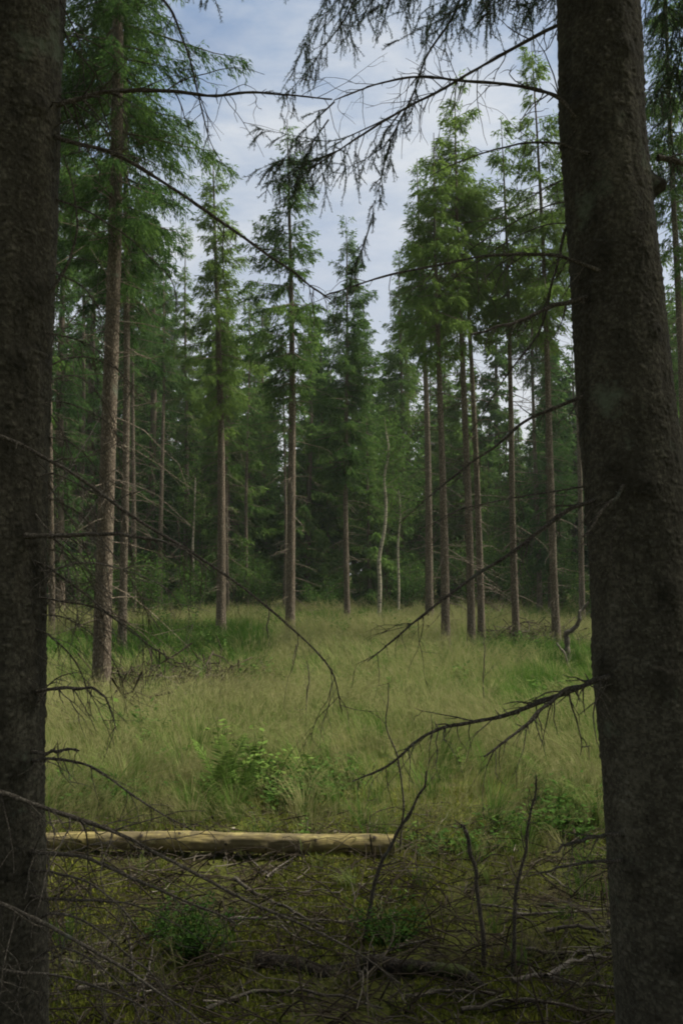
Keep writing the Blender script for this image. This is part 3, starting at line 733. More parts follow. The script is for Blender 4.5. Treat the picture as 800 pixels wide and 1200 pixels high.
# live boughs hanging into the top of the picture
def live_bough(pts, y0, y1, root, org, seed, **kw):
    rs = np.random.default_rng(seed); mb = MB()
    kw['sub'] = int(kw['sub'] * .62); kw['sl'] = (kw['sl'][0], kw['sl'][1] * 1.2)
    needle_spray(mb, path(pts, y0, y1), rs, **kw)
    mb.build('live_branch', [NEEDLE_NEAR, DEADWOOD], root, org)
LV = [
 ([(690, -60), (640, -45), (590, -30), (545, -10), (500, 10)], 2.7, 3.2, dict(sub=60, sl=(.08, .24), r=.006)),
 ([(690, -90), (600, -70), (520, -45), (450, -20), (400, 20)], 2.75, 3.3, dict(sub=70, sl=(.08, .26), r=.006)),
 ([(690, -130), (560, -110), (470, -75), (410, -40), (370, 20), (350, 70)], 2.8, 3.4, dict(sub=64, sl=(.08, .24), r=.006)),
 ([(548, -30), (530, 20), (500, 65), (484, 110), (460, 160), (446, 210), (434, 262)], 2.9, 3.1, dict(sub=40, sl=(.04, .12), r=.005)),
 ([(600, -60), (560, -10), (520, 20), (480, 40)], 2.8, 3.0, dict(sub=44, sl=(.08, .2))),
 ([(430, -60), (410, 10), (380, 55), (350, 95), (330, 115)], 2.9, 3.1, dict(sub=34, sl=(.05, .14))),
 ([(470, 130), (430, 150), (390, 165), (350, 160), (300, 150)], 3.05, 3.2, dict(sub=26, sl=(.08, .2))),
 ([(400, 175), (375, 185), (345, 200), (310, 215)], 3.1, 3.2, dict(sub=24, sl=(.08, .18))),
 ([(392, 119), (370, 140), (345, 165), (330, 195)], 2.8, 2.9, dict(sub=22, sl=(.06, .14))),
 ([(484, 110), (455, 165), (430, 185), (408, 205)], 3.0, 3.1, dict(sub=16, sl=(.04, .10))),
 ([(780, -60), (800, 0), (790, 60), (770, 110)], 2.9, 3.2, dict(sub=60, sl=(.1, .26))),
 ([(760, -80), (775, -10), (800, 50), (830, 110)], 2.8, 3.2, dict(sub=60, sl=(.1, .26))),
 ([(700, -60), (660, -20), (630, 0), (600, 10)], 2.7, 2.9, dict(sub=40, sl=(.06, .16))),
 ([(434, 262), (425, 290), (415, 310), (405, 330)], 3.0, 3.1, dict(sub=18, sl=(.04, .10))),
 ([(800, 40), (790, 110), (785, 160), (800, 210)], 3.1, 3.3, dict(sub=44, sl=(.08, .2))),
]
LV += [
 ([(640, -70), (610, -40), (585, -10), (570, 20)], 2.7, 2.8, dict(sub=36, sl=(.06, .18))),
 ([(520, -70), (500, -35), (470, -10), (440, 10)], 2.9, 3.1, dict(sub=44, sl=(.06, .18))),
 ([(455, -70), (430, -30), (400, -5), (372, 30), (352, 60)], 3.0, 3.2, dict(sub=36, sl=(.06, .16))),
 ([(420, 160), (390, 180), (360, 190), (330, 188), (300, 200)], 3.2, 3.4, dict(sub=34, sl=(.06, .18))),
 ([(385, 140), (365, 170), (352, 205), (345, 240)], 3.1, 3.2, dict(sub=26, sl=(.05, .14))),
 ([(470, 130), (455, 150), (440, 175), (430, 200)], 3.0, 3.1, dict(sub=14, sl=(.04, .10))),
]
for i, (pts, y0, y1, kw) in enumerate(LV):
    live_bough(pts, y0, y1, right_tree, base_r, 700 + i, **kw)
for i, (pts, y0, y1, kw) in enumerate([
 ([(120, -90), (240, -60), (330, -50), (390, -10), (400, 40)], 2.6, 3.0, dict(sub=30, sl=(.06, .18))),
 ([(100, -60), (160, -40), (215, -30), (250, 0)], 2.7, 3.3, dict(sub=24, sl=(.06, .16))),
]): live_bough(pts, y0, y1, left_tree, base_l, 730 + i, **kw)

# ------------------------------------------------------------------ foreground objects
def floor_pt(px, py, lift=0.):
    """point on the floor seen at the photo pixel"""
    Y = EYE * F / (py - 668.)
    for _ in range(6):
        p = at(px, py, Y); h = float(gz(p[0], p[1])) + lift
        Y = Y + (p[2] - h) * Y / (EYE)
    p = at(px, py, Y); p[2] = float(gz(p[0], p[1])) + lift
    return p

def make_log():
    a = floor_pt(18, 988, .045); b = floor_pt(461, 988, .045)
    Y = .5 * (a[1] + b[1])
    z = max(float(gz(x, Y)) for x in np.linspace(a[0], b[0], 20)) + .035
    a = np.array([a[0], Y, z + .004]); b = np.array([b[0], Y - .02, z])
    n, NA = 260, 60
    s = np.linspace(0, 1, n); th = np.arange(NA) / NA * 2 * pi
    S, T = np.meshgrid(s, th, indexing='ij')
    L = np.linalg.norm(b - a); r = .047 - .006 * (1 - S)
    d = (fbm(S * L * 5 + 3, np.cos(T) * 1.2 + np.sin(T) * 1.1 + 5, 4, 4) - .5) * .014 + (fbm(S * L * 30, np.cos(T) * 3 + np.sin(T) * 2.7 + 15, 14, 3) - .5) * .004 + (fbm(S * L * 1.5, np.cos(T) + 5, 9, 2) - .5) * .008
    tint = np.full(S.shape, .9)
    rk = np.random.default_rng(3)
    for ks, ka in [(.555, 3.0), (.79, 2.5), (.945, 2.2), (.33, 2.3), (.66, 3.4), (.17, 2.9), (.88, 3.3), (.43, 2.0), (.24, 3.5)]:
        dist = np.hypot((S - ks) * L, ((T - (ka % (2 * pi)) + pi) % (2 * pi) - pi) * .047)
        d += .007 * np.exp(-(dist / .018) ** 2); tint -= .85 * np.exp(-(dist / (.010 + .007 * rk.random())) ** 2)
    rr = (r + d) * 1.12; rr[-1] *= .94
    C = a + (b - a) * s[:, None]; C[:, 2] += .006 * np.sin(s * 5)
    V = np.stack([C[:, None, 0] + 0 * T, C[:, None, 1] + np.cos(T) * rr, C[:, None, 2] + np.sin(T) * rr], -1).reshape(-1, 3)
    i = np.arange(n - 1)[:, None] * NA; j = np.arange(NA)[None]; k = (j + 1) % NA
    Fq = np.stack([i + j, i + NA + j, i + NA + k, i + k], -1).reshape(-1, 4)
    org = np.array([(a[0] + b[0]) / 2, Y, z - .047])
    root = tag(empty('fallen_log', org), 'pale peeled log lying across the forest floor at the meadow edge', 'log')
    mb = MB(); mb.add(V, Fq, np.clip(tint[:-1].reshape(-1), 0, 1), 0, True); mb.build('log_body', LOGM, root, org)
    for e, idx, sg in ((b, n - 1, 1), (a, 0, -1)):
        ring = V[idx * NA:(idx + 1) * NA]; c = ring.mean(0) + np.array([.004 * sg, 0, 0])
        m2 = MB(); W = np.vstack([ring, c]); f = np.stack([np.arange(NA), (np.arange(NA) + 1) % NA, np.full(NA, NA)], 1)
        m2.add(W, f, .7); m2.build('cut_end', LOGM, root, org)
make_log()

def ground_branch(pts, r0, r1, seed, label, m=GREYWOOD, lift=.012, twigs=6, group=None, name='fallen_branch', cat='branch', tl=(.05, .2)):
    P = np.array([floor_pt(x, y, 0) for x, y in pts])
    P[:, 2] += lift + r0
    org = P.mean(0); org[2] -= lift + r0
    o = dead_branch(name, P, r0, r1, None, org, seed, twigs, tl, m, sag=.1)
    return tag(o, label, cat, group)
ground_branch([(300, 1126), (360, 1133), (430, 1136), (500, 1146), (560, 1160)], .034, .018, 801, 'thick dark rotting log half sunk in the shaded floor at the bottom', ROTWOOD, -.028, 9, name='rotting_log', cat='log')
gbs = [
 ([(312, 1032), (325, 1022), (345, 1008), (352, 1006)], .007, .004, 'short pale forked stick just below the peeled log'),
 ([(284, 994), (296, 1012), (308, 1022), (318, 1030)], .007, .003, 'pale stick slanting down from the peeled log to the forked stick'),
 ([(262, 1083), (310, 1081), (360, 1082), (420, 1085)], .008, .005, 'long straight grey stick lying below the forked stick'),
 ([(70, 1131), (110, 1133), (150, 1136)], .007, .004, 'short grey stick at the foot of the dark left trunk'),
 ([(95, 1118), (120, 1110), (146, 1106)], .007, .004, 'short pale stick slanting beside the dark left trunk'),
 ([(640, 1152), (670, 1135), (700, 1128), (730, 1130)], .012, .006, 'thick curved grey branch at the foot of the dark right trunk'),
 ([(600, 1156), (640, 1150), (680, 1160), (726, 1165)], .010, .006, 'low grey branch below the thick curved one by the right trunk'),
 ([(600, 1076), (650, 1074), (700, 1070), (728, 1072)], .008, .005, 'grey horizontal branch left of the dark right trunk'),
 ([(640, 1028), (670, 1048), (705, 1056)], .007, .004, 'pale stick in thin grass left of the dark right trunk'),
 ([(615, 1118), (660, 1112), (715, 1115)], .009, .006, 'dark straight branch between the grey branches by the right trunk'),
 ([(712, 1086), (722, 1098), (730, 1108)], .010, .007, 'short pale stick leaning at the edge of the dark right trunk'),
 ([(465, 988), (485, 1000), (507, 1015)], .006, .003, 'thin dark stick running right from the cut end of the peeled log'),
 ([(420, 1040), (440, 1050), (463, 1060)], .006, .003, 'thin pale stick on brown litter below the cut end of the log'),
 ([(400, 1086), (415, 1085), (440, 1082)], .007, .004, 'grey stick end beside the green bilberry clump in the middle'),
 ([(160, 1175), (175, 1140), (180, 1105)], .006, .003, 'thin pale upright looking stick left of the dark rotting log'),
 ([(150, 1102), (155, 1130), (158, 1160)], .006, .003, 'thin pale stick among twigs right of the dark left trunk'),
 ([(262, 1010), (270, 1000), (278, 992)], .005, .003, 'tiny pale stick leaning on the front of the peeled log'),
 ([(350, 1050), (375, 1047), (395, 1050), (402, 1046)], .005, .003, 'thin bent twig right of the short pale forked stick'),
 ([(268, 1012), (285, 1000), (292, 1008)], .004, .002, 'small curved twig between the peeled log and the forked stick'),
 ([(330, 1090), (350, 1105), (385, 1118)], .006, .004, 'grey stick lying just above the dark rotting log'),
 ([(560, 1064), (590, 1068), (620, 1072)], .006, .004, 'thin grey stick between the two upright dead stems'),
 ([(470, 1175), (520, 1168), (580, 1172)], .009, .006, 'dark branch along the bottom right of the rotting log'),
 ([(60, 1100), (80, 1085), (110, 1090)], .006, .003, 'small dark bent stick close to the dark left trunk'),
]
gbs += [
 ([(240, 1190), (300, 1168), (380, 1172), (450, 1190)], .009, .004, 'dark forked branch lying below the rotting log at the bottom edge'),
 ([(275, 1035), (300, 1052), (335, 1070), (380, 1092)], .011, .006, 'dark mossy branch slanting down toward the rotting log'),
 ([(90, 1165), (150, 1158), (220, 1166), (280, 1180)], .008, .004, 'long dark branch near the bottom left corner'),
 ([(420, 1150), (445, 1128), (480, 1110), (520, 1104)], .008, .004, 'dark curved branch between rotting log and short dead stem'),
 ([(540, 1190), (600, 1180), (660, 1186), (720, 1196)], .009, .005, 'dark branch at the bottom edge near the right trunk'),
 ([(640, 1095), (675, 1092), (712, 1098)], .010, .006, 'dark mossy branch stub left of the right trunk'),
]
for i, (pts, r0, r1, lab) in enumerate(gbs): ground_branch(pts, r0 * .8, r1 * .8, 820 + i, lab, DEADWOOD if 'dark' in lab.split(' stick')[0].split(' branch')[0] else GREYWOOD, .012, 9)

def upright(pts, Y, r0, r1, seed, label, tw, tl=(.04, .12), m=DEADWOOD, name='dead_sapling', cat='sapling', sag=-.4, y1=None):
    P = path(pts, Y, y1 or Y)
    P[0][2] = float(gz(P[0][0], P[0][1])) - .03
    org = P[0].copy(); org[2] += .03
    return tag(dead_branch(name, P, r0, r1, None, org, seed, tw, tl, m, sag=sag), label, cat)
def Yfl(py): return EYE * F / (py - 668.)
upright([(566, 1120), (563, 1075), (557, 1030), (550, 990), (543, 972), (540, 968)], Yfl(1120), .0085, .006, 901, 'short dead upright stem with a blunt top left of the taller dead stem', 9, (.03, .09))
upright([(600, 1122), (603, 1070), (612, 1010), (622, 960), (630, 908)], Yfl(1122), .008, .003, 902, 'taller dead upright stem with side twigs left of the right trunk', 22, (.05, .16))
upright([(425, 1090), (436, 1040), (447, 1012), (462, 985), (480, 950), (496, 925), (499, 902)], Yfl(1090), .009, .003, 903, 'slanting dead sapling beside the cut end of the log', 14, (.06, .2))
upright([(468, 985), (472, 940), (466, 890), (453, 850), (456, 800)], Yfl(990), .006, .002, 904, 'thin bare sapling behind the cut end of the log', 10, (.06, .16))
upright([(358, 838), (360, 815), (362, 795), (359, 775)], Yfl(860), .008, .003, 905, 'thin bare stem standing in the meadow below the centre', 10, (.08, .3))
upright([(567, 830), (566, 800), (567, 770), (567, 745)], Yfl(850), .007, .003, 906, 'thin bare stem in the meadow in front of the tall spruces', 8, (.08, .25))
upright([(316, 755), (313, 735), (315, 715), (308, 700)], Yfl(765), .014, .006, 907, 'thin bare stem in the meadow left of the bare centre trunk', 8, (.1, .35))
upright([(340, 792), (343, 775), (347, 755)], Yfl(800), .010, .006, 908, 'dead stub in the grass at the foot of the bare centre trunk', 5, (.1, .2))
upright([(662, 765), (664, 745), (676, 726), (688, 706)], Yfl(778), .05, .016, 909, 'dark broken branch propped in the grass near the right trunk', 12, (.15, .5), DEADWOOD, 'broken_branch', 'branch')
upright([(672, 785), (662, 768), (655, 758), (650, 752)], Yfl(790), .016, .010, 910, 'pale twig curving through grass below the dark broken branch', 4, (.1, .25), GREYWOOD, 'broken_branch', 'branch')

def brush_pile(px, py, n, r, h, seed, label):
    rs = np.random.default_rng(seed); c = ground_pt(px, py); mb = MB()
    for i in range(n):
        a = rs.uniform(0, 6.28); d = np.array([math.cos(a), math.sin(a), rs.normal(0, .35)]); l = rs.uniform(.3, 1.0)
        rad = r * math.sqrt(rs.random()); b = rs.uniform(0, 6.28)
        p = np.array([math.cos(b) * rad, math.sin(b) * rad * .8, rs.random() * h * (1 - (rad / r) ** 2) + .04])
        s = np.linspace(-.5, .5, 6)[:, None]; Q = p + d * s * l + rs.normal(0, .04, (6, 3)); Q[:, 2] = np.maximum(Q[:, 2], .02)
        V, Fq = tube(Q, np.linspace(rs.uniform(.005, .013), .003, 6), 4); mb.add(V + c, Fq, rs.random() * .7, 0)
    tag(mb.build('brush_pile', LITTERM, None, c), label, 'brush pile')
brush_pile(212, 796, 330, 1.15, .28, 31, 'brown heap of dead twigs in the grass right of the thick grey trunk')
brush_pile(626, 748, 200, 1.1, .40, 32, 'brown heap of dead twigs behind the grass near the right spruces')
brush_pile(150, 830, 110, .8, .15, 33, 'low scatter of dead twigs at the foot of the thick grey trunk')

# ------------------------------------------------------------------ plants
def fern(px, py, h, seed, label, nf=9):
    rs = np.random.default_rng(seed); c = floor_pt(px, py); mb = MB()
    for i in range(nf):
        a = i / nf * 6.28 + rs.uniform(-.3, .3); o = np.array([math.cos(a), math.sin(a), 0]); sd = np.array([-math.sin(a), math.cos(a), 0])
        l = h * rs.uniform(.8, 1.2); s = np.linspace(0, 1, 34)
        C = o * (s ** 1.3 * l * rs.uniform(.22, .50))[:, None] + np.array([0, 0, 1]) * (l * (1.2 * s - .30 * s ** 2.4))[:, None]
        V, Fq = tube(C, np.linspace(.003, .001, 34), 3); mb.add(V + c, Fq, .5)
        T = norm(np.gradient(C, axis=0))
        for sg in (-1, 1):
            for q in range(7, 34):
                L = .24 * l * math.sin(min(1, (1 - s[q]) * 1.25 + .08) * 1.57) * rs.uniform(.8, 1.1)
                k = 7; u = np.linspace(.08, .95, k)
                d = norm(sd * sg + T[q] * .55 + np.array([0, 0, -.25]) + rs.normal(0, .10, 3))
                P = C[q] + d * (u * L)[:, None]; N = np.cross(d, T[q]) + rs.normal(0, .15, 3)
                V, Fq = diamonds(np.array([C[q]]), np.array([d]), L, .006, np.array([N])); mb.add(V + c, Fq, .5)
                for g in (-1, 1):
                    V, Fq = diamonds(P, np.tile(d * .7 + g * T[q] * .8, (k, 1)), .011 * (1.15 - u) * min(1, L / .06) + .002, .005, np.tile(N, (k, 1)))
                    mb.add(V + c, Fq, np.clip(.72 + .25 * s[q] + rs.normal(0, .1), 0, 1))
    return tag(mb.build('fern', PLANTM, None, c), label, 'fern')
fern(262, 950, .42, 1, 'bright green fern standing behind the pale peeled log', 7)
fern(285, 952, .30, 2, 'small fern close to the right of the taller bright fern', 5)

def leafy(name, c, h, n, leaf, seed, label, cat='plant', stems=5, spread=.35, tint=.5, group=None):
    rs = np.random.default_rng(seed); mb = MB()
    for i in range(stems):
        a = rs.uniform(0, 6.28); top = np.array([math.cos(a) * spread * rs.random(), math.sin(a) * spread * rs.random(), h * rs.uniform(.6, 1)])
        b = np.array([top[0] * .3, top[1] * .3, 0]); s = np.linspace(0, 1, 7)[:, None]
        Q = b + (top - b) * s + rs.normal(0, .012, (7, 3)) * s
        V, Fq = tube(Q, np.linspace(.0035, .0012, 7), 4); mb.add(V + c, Fq, .25)
        k = max(n // stems, 2); u = rs.uniform(.25, 1, k)
        P = b + (top - b) * u[:, None] + rs.normal(0, .02, (k, 3))
        D = rs.normal(size=(k, 3)) * np.array([1, 1, .35]) + np.array([0, 0, .1])
        N = np.array([0, 0, 1.]) + rs.normal(0, .35, (k, 3))
        V, Fq = diamonds(P, D, leaf * rs.uniform(.6, 1.3, k), leaf * .55 * rs.uniform(.7, 1.2, k), N)
        mb.add(V + c, Fq, np.clip(tint + rs.normal(0, .16, k), 0, 1))
    return tag(mb.build(name, PLANTM, None, c), label, cat, group)
leafy('bilberry_shrub', floor_pt(222, 1122), .20, 700, .022, 41, 'low green bilberry clump on the shaded floor below the log', 'shrub', 34, .24, .35)
leafy('bilberry_shrub', floor_pt(455, 1105), .14, 420, .022, 42, 'low green bilberry clump beside the slanting dead sapling', 'shrub', 26, .22, .32)
leafy('bilberry_shrub', floor_pt(190, 1098), .11, 240, .02, 43, 'small bilberry clump left of the larger clump below the log', 'shrub', 16, .16, .3)
leafy('seedling', floor_pt(300, 935), .46, 80, .06, 44, 'yellow green broad leaved seedling right of the fern', 'seedling', 5, .2, .9)
leafy('seedling', floor_pt(268, 912), .50, 60, .055, 45, 'pale leaved seedling behind the fern', 'seedling', 6, .2, .9)
leafy('seedling', floor_pt(488, 986), .13, 12, .05, 46, 'single yellow green seedling right of the log end', 'seedling', 2, .06, .95)
leafy('seedling', floor_pt(465, 1060), .07, 9, .035, 47, 'tiny yellow green seedling below the log end', 'seedling', 2, .05, .95)
leafy('seedling', floor_pt(548, 912), .26, 26, .05, 48, 'yellow green seedling in the grass right of the centre', 'seedling', 4, .2, .85)
leafy('seedling', floor_pt(300, 1000), .10, 18, .04, 49, 'small green seedling growing just in front of the log', 'seedling', 3, .09, .6)
leafy('seedling', floor_pt(355, 988), .14, 18, .04, 50, 'small green seedling growing just behind the log', 'seedling', 3, .09, .7)
leafy('broadleaf_shrub', floor_pt(300, 932), .36, 200, .05, 54, 'low yellow green broad leaved shrub right of the fern behind the log', 'shrub', 14, .42, .92)
leafy('seedling', floor_pt(205, 910), .30, 30, .05, 51, 'pale leaved seedling in grass right of the left trunk', 'seedling', 4, .2, .6)
leafy('seedling', floor_pt(590, 880), .30, 30, .05, 53, 'pale leaved seedling in grass behind the low right branch', 'seedling', 4, .2, .7)
for i, (px, py, h) in enumerate([(330, 935, .24), (352, 930, .26), (378, 925, .25), (345, 945, .18), (312, 925, .25), (100, 950, .2), (130, 945, .22), (395, 935, .2), (670, 965, .2), (690, 960, .24), (655, 975, .16), (285, 915, .3), (250, 935, .2), (365, 945, .2), (320, 950, .18), (410, 915, .22), (640, 945, .2), (600, 975, .14), (560, 1000, .1), (675, 985, .16), (500, 1000, .1), (150, 950, .18), (80, 935, .22)]):
    leafy('ground_plant', floor_pt(px, py), h, 170, .04, 60 + i, 'low clump of small green leaves at the near meadow edge', 'plant', 16, .26, .42, 'leafy clumps at the near meadow edge')
for i, (px, py, h) in enumerate([(205, 745, .7), (228, 742, .8), (190, 738, .7), (245, 762, .6), (262, 770, .55), (460, 728, .6), (428, 738, .5), (610, 762, .5), (540, 800, .45), (400, 745, .5), (318, 735, .6), (570, 735, .7), (480, 745, .5), (655, 820, .4), (440, 815, .4), (300, 800, .4), (170, 860, .4)]):
    leafy('tall_weed', ground_pt(px, py), h, 150, .07, 90 + i, 'leafy green weed rising out of the pale meadow grass', 'plant', 12, .4, .5, 'leafy weeds in the meadow')

# ------------------------------------------------------------------ meadow grass, moss and litter (stuff)
rg = np.random.default_rng(99)
def grass_field():
    mb = MB()
    zones = [(3.0, 5.4, 1.0, 900, .0042), (5.2, 8.5, 1.0, 2300, .0042), (8.5, 13, 1.0, 1500, .0058), (13, 20, 1.0, 720, .0085), (20, 33, 1.0, 300, .014)]
    for y0, y1, _, dens, w in zones:
        hw = y1 * .40 + 1.2
        n = int(dens * (y1 - y0) * 2 * hw)
        x = rg.uniform(-hw, hw, n); y = rg.uniform(y0, y1, n)
        keep = np.abs(x) < y * .40 + 1.2
        # thins out on the shaded floor near the viewer
        edge = 4.75 + (fbm(x * .9, x * 0 + 2, 5, 3) - .5) * 1.1 - 1.25 * np.clip((x - .1) / .5, 0, 1)
        pr = np.clip((y - edge) / 1.0, 0, 1)
        pr = np.where(y < edge + .25, .07 + .30 * np.clip((fbm(x * 2.4, y * 2.4, 77, 3) - .5) * 8, 0, 1), pr)
        patch = fbm(x * .55 + 3, y * .55, 61, 4)
        pr = pr * np.clip(.45 + (patch - .38) * 3.2, .25, 1)
        pr *= 1 - .75 * np.exp(-(((x + 2.15) / 1.1) ** 2 + ((y - 10.8) / 1.6) ** 2))
        keep &= rg.random(n) < pr
        x = x[keep]; y = y[keep]; n = len(x)
        patch = fbm(x * .55 + 3, y * .55, 61, 4); p2 = fbm(x * .3 + 30, y * .2, 62, 3); tuft = fbm(x * 2.6, y * 2.6, 63, 3)
        straw = rg.random(n) < np.clip(.17 + (p2 - .5) * 4.2 + .010 * (y - 8) - .22 * np.clip((7.2 - y) / 2, 0, 1), .02, .55)
        brown = np.exp(-(((x + 2.15) / 1.2) ** 2 + ((y - 10.8) / 1.7) ** 2))
        h = (1 - .62 * brown) * np.where(straw, rg.uniform(.26, .56, n), rg.uniform(.10, .36, n)) * (.45 + 1.05 * tuft) * np.clip((y - 3.6) / 4.2, .22, 1) * np.clip(1.35 - p2 * .5, .7, 1.2)
        la = fbm(x * .38, y * .38, 64, 3) * 14 + rg.normal(0, .45, n)
        lm = rg.uniform(.08, .45, n) + 1.5 * np.clip(fbm(x * .75, y * .75, 65, 3) - .47, 0, 1) * rg.uniform(.3, 1.6, n)
        d = np.stack([np.cos(la) * lm, np.sin(la) * lm * .7, np.ones(n)], 1); d = d / np.sqrt(1 + .6 * lm * lm)[:, None]
        b = np.stack([x, y, gz(x, y) - .01], 1)
        ph = rg.uniform(0, pi, n); sv = np.stack([np.cos(ph), np.sin(ph), 0 * ph], 1)
        ww = np.where(straw, .42, .85) * w * rg.uniform(.7, 1.3, n)
        hz = np.array([1, 1, 0.])
        m1 = b + d * (h * .36)[:, None] - d * hz * (h * .16)[:, None]
        m2 = b + d * (h * .72)[:, None]
        tip = b + d * h[:, None] + d * hz * (h * .45)[:, None] - np.array([0, 0, 1]) * (np.minimum(lm, 1) * h * .22)[:, None]
        S = sv * ww[:, None] * .5
        V = np.stack([b - S, b + S, m1 + S * .9, m1 - S * .9, m2 + S * .65, m2 - S * .65, tip], 1).reshape(-1, 3)
        k = np.arange(n)[:, None] * 7
        ti = np.where(straw, .68 + rg.normal(0, .07, n), .24 + 1.2 * (p2 - .5) + .35 * (tuft - .5) + rg.normal(0, .09, n) + .008 * (y - 7))
        ti = np.clip(ti, 0, 1)
        mb.add(V, k + np.array([0, 1, 2, 3]), ti)
        nb = mb.n - len(V)
        mb.c.append((k + np.array([3, 2, 4, 5]) + nb, ti, 0, False)); mb.c.append((k + np.array([5, 4, 6]) + nb, ti, 0, False))
        m1 = m2
        # loose seed heads on the straws
        si = np.where(straw)[0]; q = np.repeat(si, 5); u = rg.uniform(.0, .8, len(q))
        P = tip[q] * (1 - u[:, None]) + m1[q] * u[:, None]
        D = norm(tip[q] - m1[q]) + rg.normal(0, .26, (len(q), 3))
        V, Fq = diamonds(P, D, rg.uniform(.04, .09, len(q)) * (1 + w * 30), w * .36)
        mb.add(V, Fq, np.clip(.76 + rg.normal(0, .07, len(q)), 0, 1))
    nt_ = 620
    tx = rg.uniform(-1, 1, nt_); ty = 3.6 + 13 * rg.random(nt_) ** 1.3; tx = tx * (ty * .40 + .8)
    for x0, y0 in zip(tx, ty):
        if y0 < 5.2 - 1.1 * min(max((x0 - .1) / .5, 0), 1) and rg.random() < .6: continue
        n = int(rg.uniform(25, 70)); a = rg.uniform(0, 2 * pi, n) if rg.random() < .5 else rg.normal(rg.uniform(0, 6.28), .6, n)
        h = rg.uniform(.25, .62) * rg.uniform(.6, 1.15, n) * min(1, max(.28, .35 + (y0 - 4.4) * .27)); sp = rg.uniform(.25, .85) * h
        r = rg.random(n) * .09; b = np.stack([x0 + np.cos(a) * r, y0 + np.sin(a) * r, gz(x0, y0) + 0 * a], 1)
        o_ = np.stack([np.cos(a), np.sin(a), 0 * a], 1); up = np.array([0, 0, 1.])
        sv = norm(np.cross(o_, up) + rg.normal(0, .4, (n, 3)))
        wd = (.0030 + .0003 * y0) * rg.uniform(.7, 1.3, n)
        ss = [0, .3, .6, .85, 1.]
        pts = [b + o_ * (sp * q ** 1.8)[:, None] + up * (h * (1.25 * q - .55 * q ** 2.6))[:, None] for q in ss]
        V = []
        for q, p in zip(ss, pts): V += [p - sv * (wd * .5 * (1.02 - q))[:, None], p + sv * (wd * .5 * (1.02 - q))[:, None]]
        V = np.stack(V, 1).reshape(-1, 3); k = np.arange(n)[:, None] * 10
        t0 = rg.choice([.25, .35, .62, .74]); ti = np.clip(t0 + rg.normal(0, .08, n), 0, 1)
        nb = mb.n
        mb.add(V, k + np.array([0, 1, 3, 2]), ti)
        for j in (2, 4, 6): mb.c.append((k + np.array([0, 1, 3, 2]) + j + nb, ti, 0, False))
    o = mb.build('meadow_grass', GRASSM)
    tag(o, 'fine pale wavy grass covering the meadow', 'grass', kind='stuff')
grass_field()

def moss():
    mb = MB(); n = 260000
    y = rg.uniform(2.2, 6.4, n); x = rg.uniform(-1, 1, n) * (y * .40 + .8)
    f = fbm(x * 1.7 + 11, y * 1.7, 81, 4); keep = rg.random(n) < np.clip((f - .38) * 6, 0, 1)
    x = x[keep]; y = y[keep]; n = len(x)
    P = np.stack([x, y, gz(x, y) - .004], 1)
    D = rg.normal(0, .6, (n, 3)) + np.array([0, 0, 1.])
    V, Fq = diamonds(P, D, rg.uniform(.012, .035, n), rg.uniform(.004, .009, n))
    mb.add(V, Fq, np.clip(.25 + .7 * fbm(x * 5, y * 5, 83, 3) + rg.normal(0, .15, n) - .1, 0, 1))
    tag(mb.build('moss', MOSSM), 'yellow green moss on the shaded forest floor', 'moss', kind='stuff')
moss()

def litter():
    mb = MB(); n = 5600
    y = rg.uniform(2.1, 5.8, n); x = rg.uniform(-1, 1, n) * (y * .40 + .7)
    l = rg.gamma(2., .055, n) + .02
    for i in range(n):
        a = rg.uniform(0, pi); k = 5; s = np.linspace(-.5, .5, k)
        dx, dy = math.cos(a) * l[i], math.sin(a) * l[i]
        cx = x[i] + dx * s + rg.normal(0, .012, k) * l[i] * 3; cy = y[i] + dy * s + rg.normal(0, .012, k) * l[i] * 3
        z = gz(cx, cy) + rg.uniform(.002, .05) + s * l[i] * rg.normal(0, .28)
        z = np.maximum(z, gz(cx, cy) + .001)
        r = rg.uniform(.0012, .0042)
        V, Fq = tube(np.stack([cx, cy, z], 1), np.linspace(r, r * .5, k), 4)
        mb.add(V, Fq, np.clip(rg.beta(1.6, 2.4), 0, 1))
    for i in range(650):
        yy = rg.uniform(2.1, 4.9); xx = rg.uniform(-1, 1) * (yy * .40 + .6); a = rg.uniform(0, 2 * pi); L = rg.uniform(.15, .75); k = 7; q = np.linspace(0, 1, k)
        h = rg.uniform(.02, .20); bend = rg.normal(0, .5)
        cx = xx + L * q * np.cos(a + bend * q); cy = yy + L * q * np.sin(a + bend * q)
        z = gz(cx, cy) + .004 + h * 4 * q * (1 - q) * rg.uniform(.3, 1) + q * rg.uniform(0, .08) + np.cumsum(rg.normal(0, .006, k))
        r = rg.uniform(.0016, .0042)
        V, Fq = tube(np.stack([cx, cy, z], 1), np.linspace(r, r * .4, k), 5); mb.add(V, Fq, np.clip(rg.beta(1.3, 3.2), 0, 1))
    # dead leaves, bark flakes and cone scales
    n = 9000
    y = rg.uniform(2.1, 5.9, n); x = rg.uniform(-1, 1, n) * (y * .40 + .7)
    P = np.stack([x, y, gz(x, y) + rg.uniform(.002, .014, n)], 1)
    D = rg.normal(size=(n, 3)) * np.array([1, 1, .35]); N = np.array([0, 0, 1.]) + rg.normal(0, .5, (n, 3))
    V, Fq = diamonds(P, D, rg.uniform(.01, .045, n), rg.uniform(.004, .018, n), N)
    mb.add(V, Fq, np.clip(rg.beta(1.5, 3.0, n), 0, 1))
    tag(mb.build('twig_litter', LITTERM), 'grey and brown twig litter on the shaded forest floor', 'litter', kind='stuff')
litter()

